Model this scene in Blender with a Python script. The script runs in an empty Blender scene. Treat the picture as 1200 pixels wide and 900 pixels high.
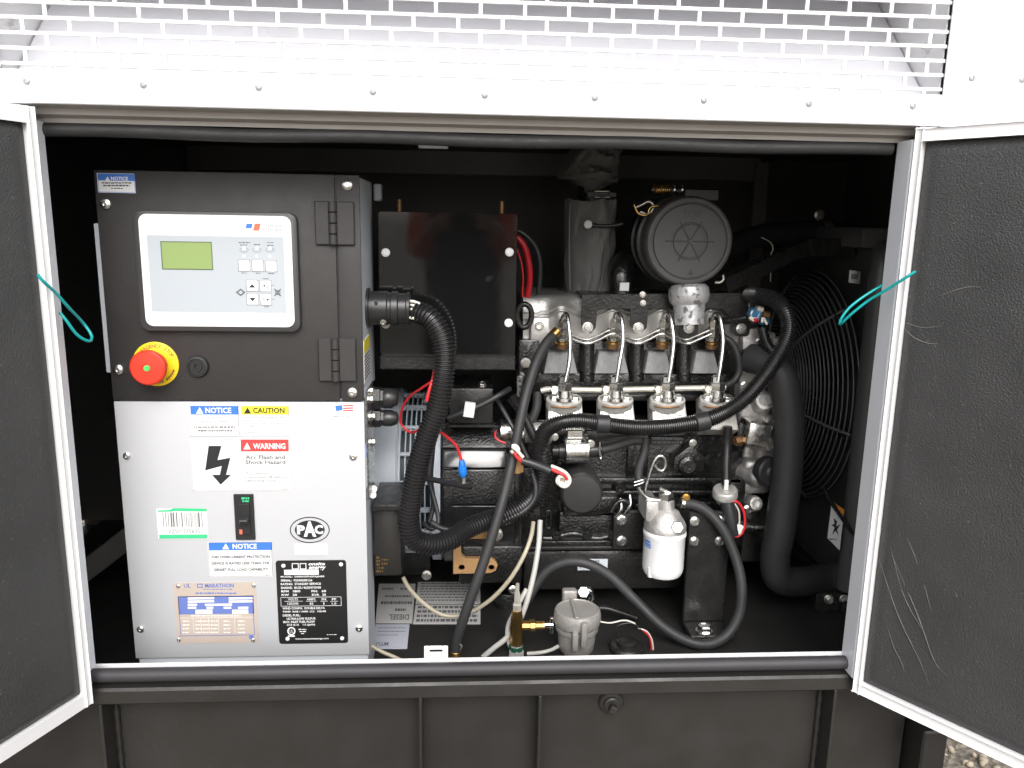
import bpy, bmesh, math, random
from mathutils import Vector, Matrix, noise
random.seed(7)
R = math.radians
scene = bpy.context.scene
C = scene.collection

# ------------------------------------------------------------------ camera
CAM = Vector((-.030, -1.17, .690)); YAW, PITCH, ROLL, FPX = R(3.65), R(11.56), R(.99), 933.0
_f = Vector((math.sin(YAW)*math.cos(PITCH), math.cos(YAW)*math.cos(PITCH), -math.sin(PITCH)))
_r = Vector((math.cos(YAW), -math.sin(YAW), 0)); _u = _r.cross(_f)
RT = math.cos(ROLL)*_r + math.sin(ROLL)*_u; UP = -math.sin(ROLL)*_r + math.cos(ROLL)*_u
cd = bpy.data.cameras.new('camera'); cd.sensor_width = 36; cd.lens = FPX/1200*36
cd.clip_start = .02; cd.clip_end = 5000
cam = bpy.data.objects.new('camera', cd); C.objects.link(cam)
mw = Matrix((RT, UP, -_f)).transposed().to_4x4(); mw.translation = CAM; cam.matrix_world = mw
scene.camera = cam
# ------------------------------------------------------------------ light
SUN_EL, SUN_AZ = R(40), R(176)          # azimuth measured from +Y, clockwise seen from above
wd = bpy.data.worlds.new('World'); scene.world = wd; wd.use_nodes = True
nt = wd.node_tree; bg = nt.nodes['Background']; sky = nt.nodes.new('ShaderNodeTexSky')
sky.sky_type = 'NISHITA'; sky.sun_disc = False; sky.sun_elevation = SUN_EL; sky.sun_rotation = SUN_AZ
sky.dust_density = 4.0; sky.air_density = 1.0
hs = nt.nodes.new('ShaderNodeHueSaturation'); hs.inputs['Saturation'].default_value = .22
nt.links.new(sky.outputs[0], hs.inputs['Color']); nt.links.new(hs.outputs[0], bg.inputs['Color'])
bg.inputs['Strength'].default_value = .15
sd = bpy.data.lights.new('sun', 'SUN'); sd.energy = .45; sd.angle = R(40); sd.color = (1, .97, .92)
sun = bpy.data.objects.new('sun', sd); C.objects.link(sun)
sdir = Vector((math.sin(SUN_AZ)*math.cos(SUN_EL), math.cos(SUN_AZ)*math.cos(SUN_EL), math.sin(SUN_EL)))
sun.rotation_euler = sdir.to_track_quat('Z', 'Y').to_euler(); sun.location = sdir*6
scene.view_settings.view_transform = 'Standard'; scene.view_settings.look = 'None'
scene.view_settings.exposure = 1.0; scene.view_settings.gamma = 1

# ------------------------------------------------------------------ photo pixel -> point on a known plane
def ray(px, py): return _f*FPX + RT*(px-600) + UP*(450-py)
def P(px, py, Y):
    d = ray(px, py); return CAM + d*((Y-CAM.y)/d.y)
def PZ(px, py, Z):
    d = ray(px, py); return CAM + d*((Z-CAM.z)/d.z)
def PX(px, py, X):
    d = ray(px, py); return CAM + d*((X-CAM.x)/d.x)
def S(n, Y): return n*(Y-CAM.y)/FPX       # n pixels at depth Y, in metres
def rect(x0, y0, x1, y1, Y):              # pixel box -> X0, Z0, X1, Z1 on plane Y
    cx, cy = (x0+x1)/2, (y0+y1)/2
    return P(x0, cy, Y).x, P(cx, y1, Y).z, P(x1, cy, Y).x, P(cx, y0, Y).z

# ------------------------------------------------------------------ materials
MATS = {}
def mat(name, col, rough=.5, metal=0., bump=0., bscale=200., var=0., vscale=20., coat=0., spec=.5, rvar=0., trans=0., dirt=None, detail=4.):
    m = bpy.data.materials.new(name); m.use_nodes = True; MATS[name] = m
    t = m.node_tree; b = t.nodes['Principled BSDF']; L = t.links.new
    b.inputs['Base Color'].default_value = (*col, 1); b.inputs['Roughness'].default_value = rough
    b.inputs['Metallic'].default_value = metal; b.inputs['Coat Weight'].default_value = coat
    b.inputs['Specular IOR Level'].default_value = spec; b.inputs['Transmission Weight'].default_value = trans
    b.inputs['Coat Roughness'].default_value = .12
    tc = t.nodes.new('ShaderNodeTexCoord')
    def nz(sc, det=4.):
        n = t.nodes.new('ShaderNodeTexNoise'); n.inputs['Scale'].default_value = sc; n.inputs['Detail'].default_value = det
        L(tc.outputs['Object'], n.inputs['Vector']); return n
    last = None
    if var:
        n = nz(vscale, 5); mx = t.nodes.new('ShaderNodeMix'); mx.data_type = 'RGBA'
        L(n.outputs['Fac'], mx.inputs['Factor'])
        mx.inputs['A'].default_value = (*[max(0, c*(1-var)) for c in col], 1); mx.inputs['B'].default_value = (*[min(1, c*(1+var)) for c in col], 1)
        last = mx.outputs['Result']
    if dirt:                               # patches of dust or flaking with a shape of their own
        dc, lo, hi, sc = dirt
        n = nz(sc, 8); rp = t.nodes.new('ShaderNodeMapRange'); rp.inputs['From Min'].default_value = lo; rp.inputs['From Max'].default_value = hi
        L(n.outputs['Fac'], rp.inputs['Value']); mx = t.nodes.new('ShaderNodeMix'); mx.data_type = 'RGBA'
        L(rp.outputs[0], mx.inputs['Factor'])
        if last: L(last, mx.inputs['A'])
        else: mx.inputs['A'].default_value = (*col, 1)
        mx.inputs['B'].default_value = (*dc, 1); last = mx.outputs['Result']
        if metal:
            mm = t.nodes.new('ShaderNodeMath'); mm.operation = 'MULTIPLY_ADD'; L(rp.outputs[0], mm.inputs[0])
            mm.inputs[1].default_value = -metal; mm.inputs[2].default_value = metal; L(mm.outputs[0], b.inputs['Metallic'])
    if last: L(last, b.inputs['Base Color'])
    if rvar:
        n = nz(vscale*1.7, 6); mr = t.nodes.new('ShaderNodeMapRange')
        mr.inputs['From Min'].default_value = .3; mr.inputs['From Max'].default_value = .7
        mr.inputs['To Min'].default_value = max(.02, rough-rvar); mr.inputs['To Max'].default_value = min(1, rough+rvar)
        L(n.outputs['Fac'], mr.inputs['Value']); L(mr.outputs[0], b.inputs['Roughness'])
    if bump:
        n = nz(bscale, detail); bp = t.nodes.new('ShaderNodeBump'); bp.inputs['Strength'].default_value = bump; bp.inputs['Distance'].default_value = .002
        L(n.outputs['Fac'], bp.inputs['Height']); L(bp.outputs[0], b.inputs['Normal'])
    return m
mat('white_paint', (.80, .80, .81), .38, bump=.05, bscale=260, var=.03, vscale=6, rvar=.08)
mat('frame_paint', (.76, .78, .82), .4, bump=.04, bscale=260, var=.03, vscale=8)
mat('cabinet_white', (.50, .507, .525), .52, bump=.05, bscale=420, var=.025, vscale=7, rvar=.06)
mat('powder_black', (.032, .030, .0295), .5, bump=.35, bscale=900, var=.12, vscale=14, rvar=.08)
mat('tank_black', (.0245, .0228, .0212), .42, bump=.22, bscale=120, var=.25, vscale=9, rvar=.12)
mat('foam', (.043, .043, .0435), .52, bump=.85, bscale=430, var=.3, vscale=5, rvar=.1, dirt=((.24, .235, .22), .66, .86, 230.), detail=3)
mat('shroud_black', (.085, .084, .083), .34, bump=.15, bscale=60, var=.2)
mat('guard_black', (.14, .14, .14), .3)
mat('screw_grey', (.42, .42, .43), .35, .3)
mat('deck_black', (.022, .0215, .021), .5, bump=.2, bscale=90, var=.4, vscale=18)
mat('pad_black', (.03, .03, .033), .22, coat=.8, bump=.1, bscale=60)
mat('seal_grey', (.036, .035, .039), .55, bump=.15, bscale=200, var=.2, vscale=14)
mat('deflector_grey', (.66, .66, .70), .45, var=.03)
mat('scuff', (.16, .155, .145), .8)
mat('header_shade', (.40, .375, .35), .5, var=.1, vscale=12)  # shade under the fascia put into the colour of the header
mat('boss_sky_sheen', (.23, .23, .235), .5, bump=.8, bscale=260, var=.3, vscale=60, rvar=.1)  # black head casting greyed, sky reflection painted into the base colour
mat('canister_black', (.03, .029, .029), .42, bump=.2, bscale=300, var=.2)
mat('winding', (.012, .03, .035), .5)
mat('gloss_cast', (.012, .012, .0125), .13, bump=1., bscale=240, rvar=.06, vscale=30, coat=.7, detail=5)
mat('liner_dark', (.085, .083, .081), .7, bump=.3, bscale=90, var=.2)
mat('duct_black', (.19, .183, .175), .45, var=.2, bump=.1, bscale=60)
mat('gloss_black', (.008, .008, .008), .055, bump=.03, bscale=18, rvar=.05, dirt=((.05, .05, .05), .66, .9, 22.))
mat('engine_black', (.011, .011, .011), .13, coat=.6, bump=1., bscale=210, rvar=.10, vscale=30, dirt=((.05, .045, .04), .68, .92, 40.))
mat('engine_satin', (.020, .0195, .019), .27, bump=.35, bscale=220, rvar=.12, vscale=20, var=.3)
mat('rubber', (.024, .024, .026), .42, bump=.18, bscale=300, var=.25, vscale=14, rvar=.12)
mat('hose_rubber', (.030, .030, .031), .56, bump=.25, bscale=420, var=.3, vscale=16, rvar=.1)
mat('conduit', (.018, .0175, .018), .28, bump=.08, bscale=160, var=.25, vscale=20, rvar=.08)
mat('plastic_black', (.024, .024, .025), .32, bump=.15, bscale=320, var=.2)
mat('filter_plastic', (.095, .092, .092), .48, bump=.2, bscale=500, var=.12, vscale=16)
mat('zinc', (.72, .70, .66), .34, 1., bump=.12, bscale=350, var=.12, vscale=90, rvar=.1)
mat('bright_zinc', (.82, .82, .80), .26, 1., bump=.1, bscale=260, var=.06, vscale=60, rvar=.08)
mat('chrome', (.86, .86, .86), .12, 1.)
mat('cast_aluminium', (.58, .565, .55), .52, .85, bump=.5, bscale=420, var=.22, vscale=40, rvar=.14)
mat('cover_metal', (.66, .65, .635), .42, .8, bump=.3, bscale=330, var=.2, vscale=18, rvar=.12)
mat('pump_metal', (.70, .69, .66), .45, .7, bump=.45, bscale=380, var=.2, vscale=60, rvar=.12, dirt=((.48, .38, .26), .62, .8, 55.))
mat('rail_metal', (.68, .65, .57), .38, .6, bump=.15, bscale=300, var=.1, vscale=50)
mat('brass', (.72, .46, .16), .28, 1., bump=.1, bscale=260, var=.15, vscale=50)
mat('copper_rust', (.30, .17, .085), .5, .7, var=.4, vscale=90, bump=.3)
mat('tan_paint', (.43, .25, .11), .5, bump=.3, bscale=160, var=.2, vscale=24)
mat('flaking_silver', (.60, .60, .61), .48, .5, bump=.8, bscale=130, dirt=((.16, .16, .16), .54, .60, 80.), rvar=.1)
mat('alternator_grey', (.44, .48, .53), .48, bump=.15, bscale=200, var=.08)
mat('wrap_cloth', (.15, .148, .144), .82, bump=.7, bscale=700, var=.22, vscale=12)
mat('grey_cap', (.37, .355, .335), .48, .35, bump=.35, bscale=260, var=.12, vscale=40, rvar=.1)
mat('can_white', (.86, .86, .87), .30, coat=.3)
mat('label_white', (.80, .80, .80), .38)
mat('label_grey', (.60, .63, .68), .42, var=.03)
mat('paper', (.62, .61, .60), .5, var=.08, vscale=12)
mat('paper_blue', (.50, .52, .60), .5, var=.05)
mat('face_grey', (.44, .475, .51), .40)
mat('face_white', (.90, .90, .91), .36)
mat('bezel', (.050, .048, .048), .42, bump=.1, bscale=500)
mat('ink', (.02, .02, .022), .45)
mat('ink_grey', (.13, .13, .14), .5)
mat('ink_pale', (.34, .34, .35), .5)
mat('ink_white', (.84, .84, .84), .45)
mat('notice_blue', (.05, .19, .62), .4)
mat('plate_blue', (.14, .20, .50), .35)
mat('plate_tan', (.60, .51, .44), .34, .2, var=.08)
mat('plate_film', (.92, .90, .88), .35, .0)
mat('plate_black', (.018, .018, .018), .3)
mat('caution_yellow', (.86, .76, .05), .4)
mat('stop_yellow', (.88, .62, .015), .38)
mat('stop_red', (.80, .045, .022), .34, coat=.2)
mat('warning_red', (.72, .06, .06), .4)
mat('logo_red', (.80, .16, .09), .4)
mat('label_orange', (.85, .33, .05), .4)
mat('wire_red', (.62, .025, .03), .38)
mat('cable_red', (.42, .012, .02), .35)
mat('wire_blue', (.02, .20, .72), .32)
mat('wire_white', (.72, .69, .62), .42)
mat('wire_teal', (.004, .33, .33), .32)
mat('wire_green', (.01, .07, .045), .4)
mat('indicator_green', (.10, .62, .14), .3)
mat('tape_green', (.05, .55, .24), .35)
mat('lcd', (.27, .37, .13), .22, coat=.2)
mat('lcd_edge', (.10, .13, .07), .4)
mat('tube_clear', (.44, .435, .41), .25, spec=.6, var=.06)
mat('tube_amber', (.40, .36, .27), .25, var=.1)
mat('plastic_white', (.74, .74, .72), .4)
mat('teal_plug', (.03, .14, .28), .4)

# ------------------------------------------------------------------ mesh builder
class MB:
    def __init__(s): s.b = bmesh.new()
    def _new(s, n0): s.b.verts.ensure_lookup_table(); return list(s.b.verts)[n0:]
    def box(s, x0, x1, y0, y1, z0, z1, bev=0., seg=1, M=None):
        n0 = len(s.b.verts)
        r = bmesh.ops.create_cube(s.b, size=1)
        vs = r['verts']
        for v in vs: v.co = Vector(((x0+x1)/2+v.co.x*(x1-x0), (y0+y1)/2+v.co.y*(y1-y0), (z0+z1)/2+v.co.z*(z1-z0)))
        if M is not None:
            for v in vs: v.co = M @ v.co
        if bev:
            es = list({e for v in vs for e in v.link_edges})
            bmesh.ops.bevel(s.b, geom=es, offset=min(bev, .45*min(abs(x1-x0), abs(y1-y0), abs(z1-z0))), segments=seg, affect='EDGES', profile=.5)
        return s
    def face(s, pts):
        vs = [s.b.verts.new(p) for p in pts]; s.b.faces.new(vs); return s
    def prism(s, pts, y0, y1, bev=0., seg=1, M=None):     # outline in X,Z extruded along Y (y0 in front)
        A = [Vector((x, y0, z)) for x, z in pts]; B = [Vector((x, y1, z)) for x, z in pts]
        if M is not None: A = [M @ a for a in A]; B = [M @ a for a in B]
        a = [s.b.verts.new(p) for p in A]; b = [s.b.verts.new(p) for p in B]
        n = len(pts); fs = [s.b.faces.new(a), s.b.faces.new(b[::-1])]
        for i in range(n): fs.append(s.b.faces.new((a[i], b[i], b[(i+1) % n], a[(i+1) % n])))
        bmesh.ops.recalc_face_normals(s.b, faces=fs)
        if bev: bmesh.ops.bevel(s.b, geom=list(fs[0].edges), offset=bev, segments=seg, affect='EDGES', profile=.5)
        return s
    def rrect(s, x0, z0, x1, z1, rad, y0, y1, bev=0., seg=1, n=5):
        return s.prism(rr(x0, z0, x1, z1, rad, n), y0, y1, bev, seg)
    def lathe(s, prof, o, ax, n=24, ref=None):             # prof: (radius, distance along axis)
        ax = Vector(ax).normalized(); o = Vector(o)
        e = Vector(ref) if ref else (Vector((0, 0, 1)) if abs(ax.z) < .9 else Vector((1, 0, 0)))
        u = e.cross(ax).normalized(); w = ax.cross(u)
        rows = []; fs = []
        for r, t in prof:
            if r < 1e-6: rows.append([s.b.verts.new(o+ax*t)])
            else: rows.append([s.b.verts.new(o+ax*t+(u*math.cos(2*math.pi*k/n)+w*math.sin(2*math.pi*k/n))*r) for k in range(n)])
        for a, b in zip(rows, rows[1:]):
            if len(a) == 1 and len(b) == 1: continue
            for k in range(n):
                j = (k+1) % n
                if len(a) == 1: fs.append(s.b.faces.new((a[0], b[j], b[k])))
                elif len(b) == 1: fs.append(s.b.faces.new((a[k], a[j], b[0])))
                else: fs.append(s.b.faces.new((a[k], a[j], b[j], b[k])))
        if len(rows[0]) > 1: fs.append(s.b.faces.new(rows[0][::-1]))
        if len(rows[-1]) > 1: fs.append(s.b.faces.new(rows[-1]))
        bmesh.ops.recalc_face_normals(s.b, faces=fs); return s
    def cyl(s, p0, p1, r, n=20, r1=None, bev=0.):
        p0, p1 = Vector(p0), Vector(p1); L = (p1-p0).length; r1 = r if r1 is None else r1
        prof = [(r, 0), (r1, L)] if not bev else [(r-bev, 0), (r, bev), (r1, L-bev), (r1-bev, L)]
        return s.lathe(prof, p0, p1-p0, n)
    def hexa(s, p0, p1, r): 
        p0, p1 = Vector(p0), Vector(p1); L = (p1-p0).length; b = r*.12
        return s.lathe([(r*.9, 0), (r, b), (r, L-b), (r*.88, L)], p0, p1-p0, 6)
    def ball(s, c, r, n=14, sc=(1, 1, 1)):
        m = Matrix.Translation(c) @ Matrix.Diagonal((*sc, 1))
        bmesh.ops.create_uvsphere(s.b, u_segments=n, v_segments=max(6, n*2//3), radius=r, matrix=m); return s
    def tube(s, pts, r, n=12, step=.008, corr=None, smooth=True, closed=False, rfun=None):
        path = spline(pts, step if not corr else corr/4, closed) if smooth else [Vector(p) for p in pts]
        m = len(path); rows = []; fs = []
        t0 = (path[1]-path[0]).normalized(); e = Vector((0, 0, 1)) if abs(t0.z) < .9 else Vector((1, 0, 0))
        u = e.cross(t0).normalized()
        for i in range(m):
            t = (path[(i+1) % m if closed else min(i+1, m-1)] - path[(i-1) % m if closed else max(i-1, 0)])
            t = t.normalized() if t.length > 1e-9 else t0
            u = (u - t*u.dot(t)); u = u.normalized() if u.length > 1e-6 else e.cross(t).normalized()
            w = t.cross(u); rad = r
            if rfun: rad = r*rfun(i/(m-1))
            if corr: rad *= (1, 1, .81, .81)[i % 4]
            rows.append([s.b.verts.new(path[i]+(u*math.cos(2*math.pi*k/n)+w*math.sin(2*math.pi*k/n))*rad) for k in range(n)])
        prs = list(zip(rows, rows[1:])) + ([(rows[-1], rows[0])] if closed else [])
        for a, b in prs:
            for k in range(n): j = (k+1) % n; fs.append(s.b.faces.new((a[k], a[j], b[j], b[k])))
        if not closed: fs.append(s.b.faces.new(rows[0][::-1])); fs.append(s.b.faces.new(rows[-1]))
        bmesh.ops.recalc_face_normals(s.b, faces=fs); return s
    def grid(s, fn, nu, nv):
        g = [[s.b.verts.new(fn(i/(nu-1), j/(nv-1))) for i in range(nu)] for j in range(nv)]
        for j in range(nv-1):
            for i in range(nu-1): s.b.faces.new((g[j][i], g[j][i+1], g[j+1][i+1], g[j+1][i]))
        return s
    def mesh(s, name, sharp=32):
        b = s.b
        for f in b.faces: f.smooth = True
        ca = R(sharp)
        for e in b.edges:
            if len(e.link_faces) == 2:
                try: e.smooth = e.calc_face_angle() < ca
                except ValueError: e.smooth = False
        me = bpy.data.meshes.new(name); b.to_mesh(me); b.free(); return me
def rr(x0, z0, x1, z1, rad, n=5):
    out = []
    for cx, cz, a0 in ((x1-rad, z1-rad, 0), (x0+rad, z1-rad, 90), (x0+rad, z0+rad, 180), (x1-rad, z0+rad, 270)):
        for k in range(n+1):
            a = R(a0+90*k/n); out.append((cx+rad*math.cos(a), cz+rad*math.sin(a)))
    return out
def spline(pts, step, closed=False):
    p = [Vector(q) for q in pts]
    q = [p[-1]]+p+[p[0], p[1]] if closed else [p[0]*2-p[1]]+p+[p[-1]*2-p[-2]]
    dense = []
    for i in range(1, len(q)-2):
        a, b, c, d = q[i-1:i+3]
        k = max(4, int((c-b).length/.004))
        for j in range(k):
            t = j/k
            dense.append(.5*((2*b)+(c-a)*t+(2*a-5*b+4*c-d)*t*t+(3*b-a-3*c+d)*t**3))
    dense.append(q[-2] if not closed else p[0].copy())
    out = [dense[0]]; acc = 0
    for a, b in zip(dense, dense[1:]):
        L = (b-a).length
        if L < 1e-9: continue
        pos = step-acc
        while pos <= L: out.append(a+(b-a)*(pos/L)); pos += step
        acc = (acc+L) % step
    if closed:
        if (out[-1]-out[0]).length < step*.6: out.pop()
    elif (out[-1]-dense[-1]).length > step*.3: out.append(dense[-1])
    return out

# ------------------------------------------------------------------ scene objects
WL = {}                                    # world location of every object (nothing is rotated above a part)
def thing(name, label, cat, loc, group=None):
    o = bpy.data.objects.new(name, None); C.objects.link(o); o.empty_display_size = .05
    o.location = loc; WL[o] = Vector(loc); o['label'] = label; o['category'] = cat
    if group: o['group'] = group
    return o
def tag(o, label, cat, group=None):
    o['label'] = label; o['category'] = cat
    if group: o['group'] = group
    return o
def obj(name, mb, m, parent=None, sharp=32, kind=None):
    me = mb.mesh(name, sharp) if isinstance(mb, MB) else mb
    c = Vector((0, 0, 0))
    if len(me.vertices):
        lo = Vector([min(v.co[i] for v in me.vertices) for i in range(3)]); hi = Vector([max(v.co[i] for v in me.vertices) for i in range(3)]); c = (lo+hi)/2
        me.transform(Matrix.Translation(-c))
    me.materials.append(MATS[m])
    o = bpy.data.objects.new(name, me); C.objects.link(o); WL[o] = c
    if parent: o.parent = parent; o.location = c-WL[parent]
    else: o.location = c
    if kind: o['kind'] = kind
    return o
def inst(name, me, loc, parent=None, rot=(0, 0, 0), sc=1.):
    o = bpy.data.objects.new(name, me); C.objects.link(o); loc = Vector(loc); WL[o] = loc
    o.location = loc-(WL[parent] if parent else Vector((0, 0, 0))); o.rotation_euler = rot
    o.scale = (sc, sc, sc) if not hasattr(sc, '__len__') else sc
    if parent: o.parent = parent
    return o
# template fasteners, head towards -Y, unit radius
def hexbolt(mname):
    b = MB(); b.lathe([(1.25, 0), (1.25, -.16), (1.18, -.22)], (0, 0, 0), (0, 1, 0), 18)
    b.lathe([(1., -.2), (1., -.85), (.86, -.98), (.55, -1.0), (.5, -.93), (0, -.93)], (0, 0, 0), (0, 1, 0), 6)
    me = b.mesh('bolt'); me.materials.append(MATS[mname]); return me
def roundscrew(mname):
    b = MB(); b.lathe([(1., 0), (1., -.1), (.9, -.34), (.6, -.5), (.34, -.54), (.30, -.36), (0, -.36)], (0, 0, 0), (0, 1, 0), 18)
    me = b.mesh('screw'); me.materials.append(MATS[mname]); return me
BOLT = hexbolt('zinc'); BOLT_B = hexbolt('bright_zinc'); BOLT_K = hexbolt('engine_black'); SCREW = roundscrew('bright_zinc'); SCREW_W = roundscrew('white_paint'); SCREW_F = roundscrew('screw_grey')
def bolt(px, py, Y, rpx, parent, me=None, name='bolt', rot=None):
    return inst(name, me or BOLT, P(px, py, Y), parent, rot or (0, random.uniform(0, 1), 0), S(rpx, Y))

# flat print -------------------------------------------------------------------
def text_raw(s, bold=.0):
    cu = bpy.data.curves.new('print', 'FONT'); cu.body = s; cu.resolution_u = 2; cu.offset = bold; cu.fill_mode = 'FRONT'
    o = bpy.data.objects.new('print', cu); me = bpy.data.meshes.new_from_object(o)
    vs = [(v.co.x, v.co.y) for v in me.vertices]; fs = [tuple(p.vertices) for p in me.polygons]
    bpy.data.objects.remove(o); bpy.data.curves.remove(cu); bpy.data.meshes.remove(me); return vs, fs
class Print:                               # collects flat print on a plane facing -Y
    def __init__(s, Y): s.Y = Y; s.b = MB()
    def text(s, st, x0, y0, x1, y1, bold=.0, shear=0.):
        X0, Z0, X1, Z1 = rect(x0, y0, x1, y1, s.Y); vs, fs = text_raw(st, bold)
        a = min(v[0] for v in vs); b = max(v[0] for v in vs); c = min(v[1] for v in vs); d = max(v[1] for v in vs)
        V = [s.b.b.verts.new((X0+(x-a)/(b-a)*(X1-X0)+shear*(z-c)/(d-c)*(Z1-Z0), s.Y, Z0+(z-c)/(d-c)*(Z1-Z0))) for x, z in vs]
        for f in fs:
            try: s.b.b.faces.new([V[i] for i in f])
            except ValueError: pass
        return s
    def box(s, x0, y0, x1, y1):
        X0, Z0, X1, Z1 = rect(x0, y0, x1, y1, s.Y); s.b.face([(X0, s.Y, Z0), (X1, s.Y, Z0), (X1, s.Y, Z1), (X0, s.Y, Z1)]); return s
    def poly(s, pts): s.b.face([P(x, y, s.Y) for x, y in pts]); return s
    def fine(s, x0, y0, x1, y1):           # a line of print too small to read
        x = x0
        while x < x1:
            w = random.uniform(1.2, 4.5)
            s.box(x, y0+random.uniform(0, .3), min(x+w, x1), y1-random.uniform(0, .3)); x += w+random.uniform(.5, 1.1)
        return s
    def frame(s, x0, y0, x1, y1, w=.5):
        return s.box(x0, y0, x1, y0+w).box(x0, y1-w, x1, y1).box(x0, y0+w, x0+w, y1-w).box(x1-w, y0+w, x1, y1-w)
    def ring(s, cx, cy, rx, ry, w, n=40):
        for k in range(n):
            a, b = 2*math.pi*k/n, 2*math.pi*(k+1)/n
            s.poly([(cx+math.cos(a)*rx, cy+math.sin(a)*ry), (cx+math.cos(b)*rx, cy+math.sin(b)*ry), (cx+math.cos(b)*(rx-w), cy+math.sin(b)*(ry-w)), (cx+math.cos(a)*(rx-w), cy+math.sin(a)*(ry-w))])
        return s
    def ellipse(s, cx, cy, rx, ry, n=32): return s.poly([(cx+math.cos(2*math.pi*k/n)*rx, cy+math.sin(2*math.pi*k/n)*ry) for k in range(n)])
    def done(s, name, m, parent):
        bmesh.ops.recalc_face_normals(s.b.b, faces=s.b.b.faces[:]); 
        for f in s.b.b.faces:
            if f.normal.y > 0: f.normal_flip()
        return obj(name, s.b, m, parent)
def sticker(name, x0, y0, x1, y1, Y, m, parent, rad=.8, th=.0008):
    X0, Z0, X1, Z1 = rect(x0, y0, x1, y1, Y)
    return obj(name, MB().rrect(X0, Z0, X1, Z1, S(rad, Y), Y-th, Y, n=3), m, parent)
def tubes(name, pts, dpx, m, parent=None, n=12, corr=None, step=.006, rfun=None):
    Ym = sum(p[2] for p in pts)/len(pts)
    return obj(name, MB().tube([P(*p) for p in pts], S(dpx/2, Ym), n, step, corr, rfun=rfun), m, parent, 50)
# ================================================================== setting: ground
GZ = -.62; FZ = -.12                        # ground, and the deck inside below the sill
m = bpy.data.materials.new('gravel_ground'); m.use_nodes = True; MATS['gravel_ground'] = m
t = m.node_tree; b = t.nodes['Principled BSDF']; tc = t.nodes.new('ShaderNodeTexCoord'); vo = t.nodes.new('ShaderNodeTexVoronoi'); vo.inputs['Scale'].default_value = 55
t.links.new(tc.outputs['Object'], vo.inputs['Vector']); cr = t.nodes.new('ShaderNodeValToRGB')
cr.color_ramp.elements[0].color = (.12, .10, .08, 1); cr.color_ramp.elements[1].color = (.27, .24, .19, 1)
t.links.new(vo.outputs['Color'], cr.inputs[0]); t.links.new(cr.outputs[0], b.inputs['Base Color']); b.inputs['Roughness'].default_value = .85
bp = t.nodes.new('ShaderNodeBump'); bp.inputs['Distance'].default_value = .01; t.links.new(vo.outputs['Distance'], bp.inputs['Height']); t.links.new(bp.outputs[0], b.inputs['Normal'])
g = obj('ground', MB().face([(-600, -600, GZ), (600, -600, GZ), (600, 600, GZ), (-600, 600, GZ)]), 'gravel_ground'); g['kind'] = 'structure'
mat('stone', (.36, .31, .24), .8, var=.5, vscale=30, bump=.4, bscale=120)
mb = MB()
for k in range(2600):
    x, y = random.uniform(.82, 2.0), random.uniform(-.25, 1.5); r = random.uniform(.006, .016)
    M = Matrix.Translation((x, y, GZ+r*.45)) @ Matrix.Rotation(random.uniform(0, 6), 4, random.choice('XYZ')) @ Matrix.Diagonal((r, r*random.uniform(.6, .9), r*random.uniform(.5, .8), 1))
    bmesh.ops.create_icosphere(mb.b, subdivisions=1, radius=1, matrix=M)
g = obj('gravel', mb, 'stone', None, 60); g['kind'] = 'stuff'; g['label'] = 'tan gravel stones strewn over the ground beside the base'; g['category'] = 'gravel'

# ================================================================== skid base with its fuel tank
SK = thing('skid_base', 'black steel skid base and fuel tank under the enclosure', 'skid base', (0, .45, GZ))
mb = MB(); mb.box(-1.05, .735, .0205, .93, GZ+.12, FZ-.0135, .004)
obj('tank', mb, 'tank_black', SK)
obj('tank_wall', MB().box(-1.05, .735, .015, .0195, GZ+.12, -.053, .001), 'tank_black', SK)
mb = MB(); mb.box(.742, .785, -.03, .93, GZ+.002, FZ-.0135, .003)
obj('end_beam', mb, 'tank_black', SK)
mb = MB(); mb.box(-1.05, -1.005, -.03, .0145, GZ+.002, -.0535, .003); mb.box(-1.05, -1.005, .9305, .97, GZ+.002, -.0535, .003)
obj('end_beam', mb, 'tank_black', SK)
prof = [(-.029, -.0525), (-.031, -.050), (-.0305, -.030), (-.027, -.026), (.0145, -.026), (.0145, -.052)]
mb = MB(); n = len(prof); A = [mb.b.verts.new((-1.10, y, z)) for y, z in prof]; B = [mb.b.verts.new((1.02, y, z)) for y, z in prof]
for i in range(n): mb.b.faces.new((A[i], B[i], B[(i+1) % n], A[(i+1) % n]))
mb.b.faces.new(A); mb.b.faces.new(B[::-1]); bmesh.ops.recalc_face_normals(mb.b, faces=mb.b.faces[:])
obj('top_rail', mb, 'tank_black', SK, 20)
for x in (-.587, -.094, .097, .583):
    mb = MB(); mb.box(x-.0025, x+.0025, -.029, .0145, GZ+.12, -.0535, .0008)
    gs = obj('gusset', mb, 'tank_black', SK)
    s = 1 if x < 0 else -1
    if abs(x) > .5:
        w = MB().tube([(x+s*.006, .011, -.06-.02*k+0) for k in range(20)], .0045, 8, .01, rfun=lambda q: 1+.25*math.sin(q*90))
        obj('weld_bead', w, 'tank_black', gs)
o = P(716, 822, .015)
mb = MB().lathe([(S(17, 0), 0), (S(17, 0), -.003), (S(15, 0), -.006), (S(11, 0), -.007), (S(11, 0), -.011), (S(9, 0), -.013), (0, -.013)], (o.x, .0145, o.z), (0, 1, 0), 28)
pl = obj('tank_plug', mb, 'tank_black', SK)
q = S(5, 0); mb = MB().box(-q, q, -.012, .0, -q, q, .0015, M=Matrix.Translation((o.x, .0012, o.z-.001)) @ Matrix.Rotation(R(25), 4, 'Y'))
obj('square_head', mb, 'tank_black', pl)
mb = MB(); mb.box(-1.0, 1.0, .02, .93, FZ-.012, FZ, .002); obj('deck', mb, 'deck_black', SK)

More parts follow.
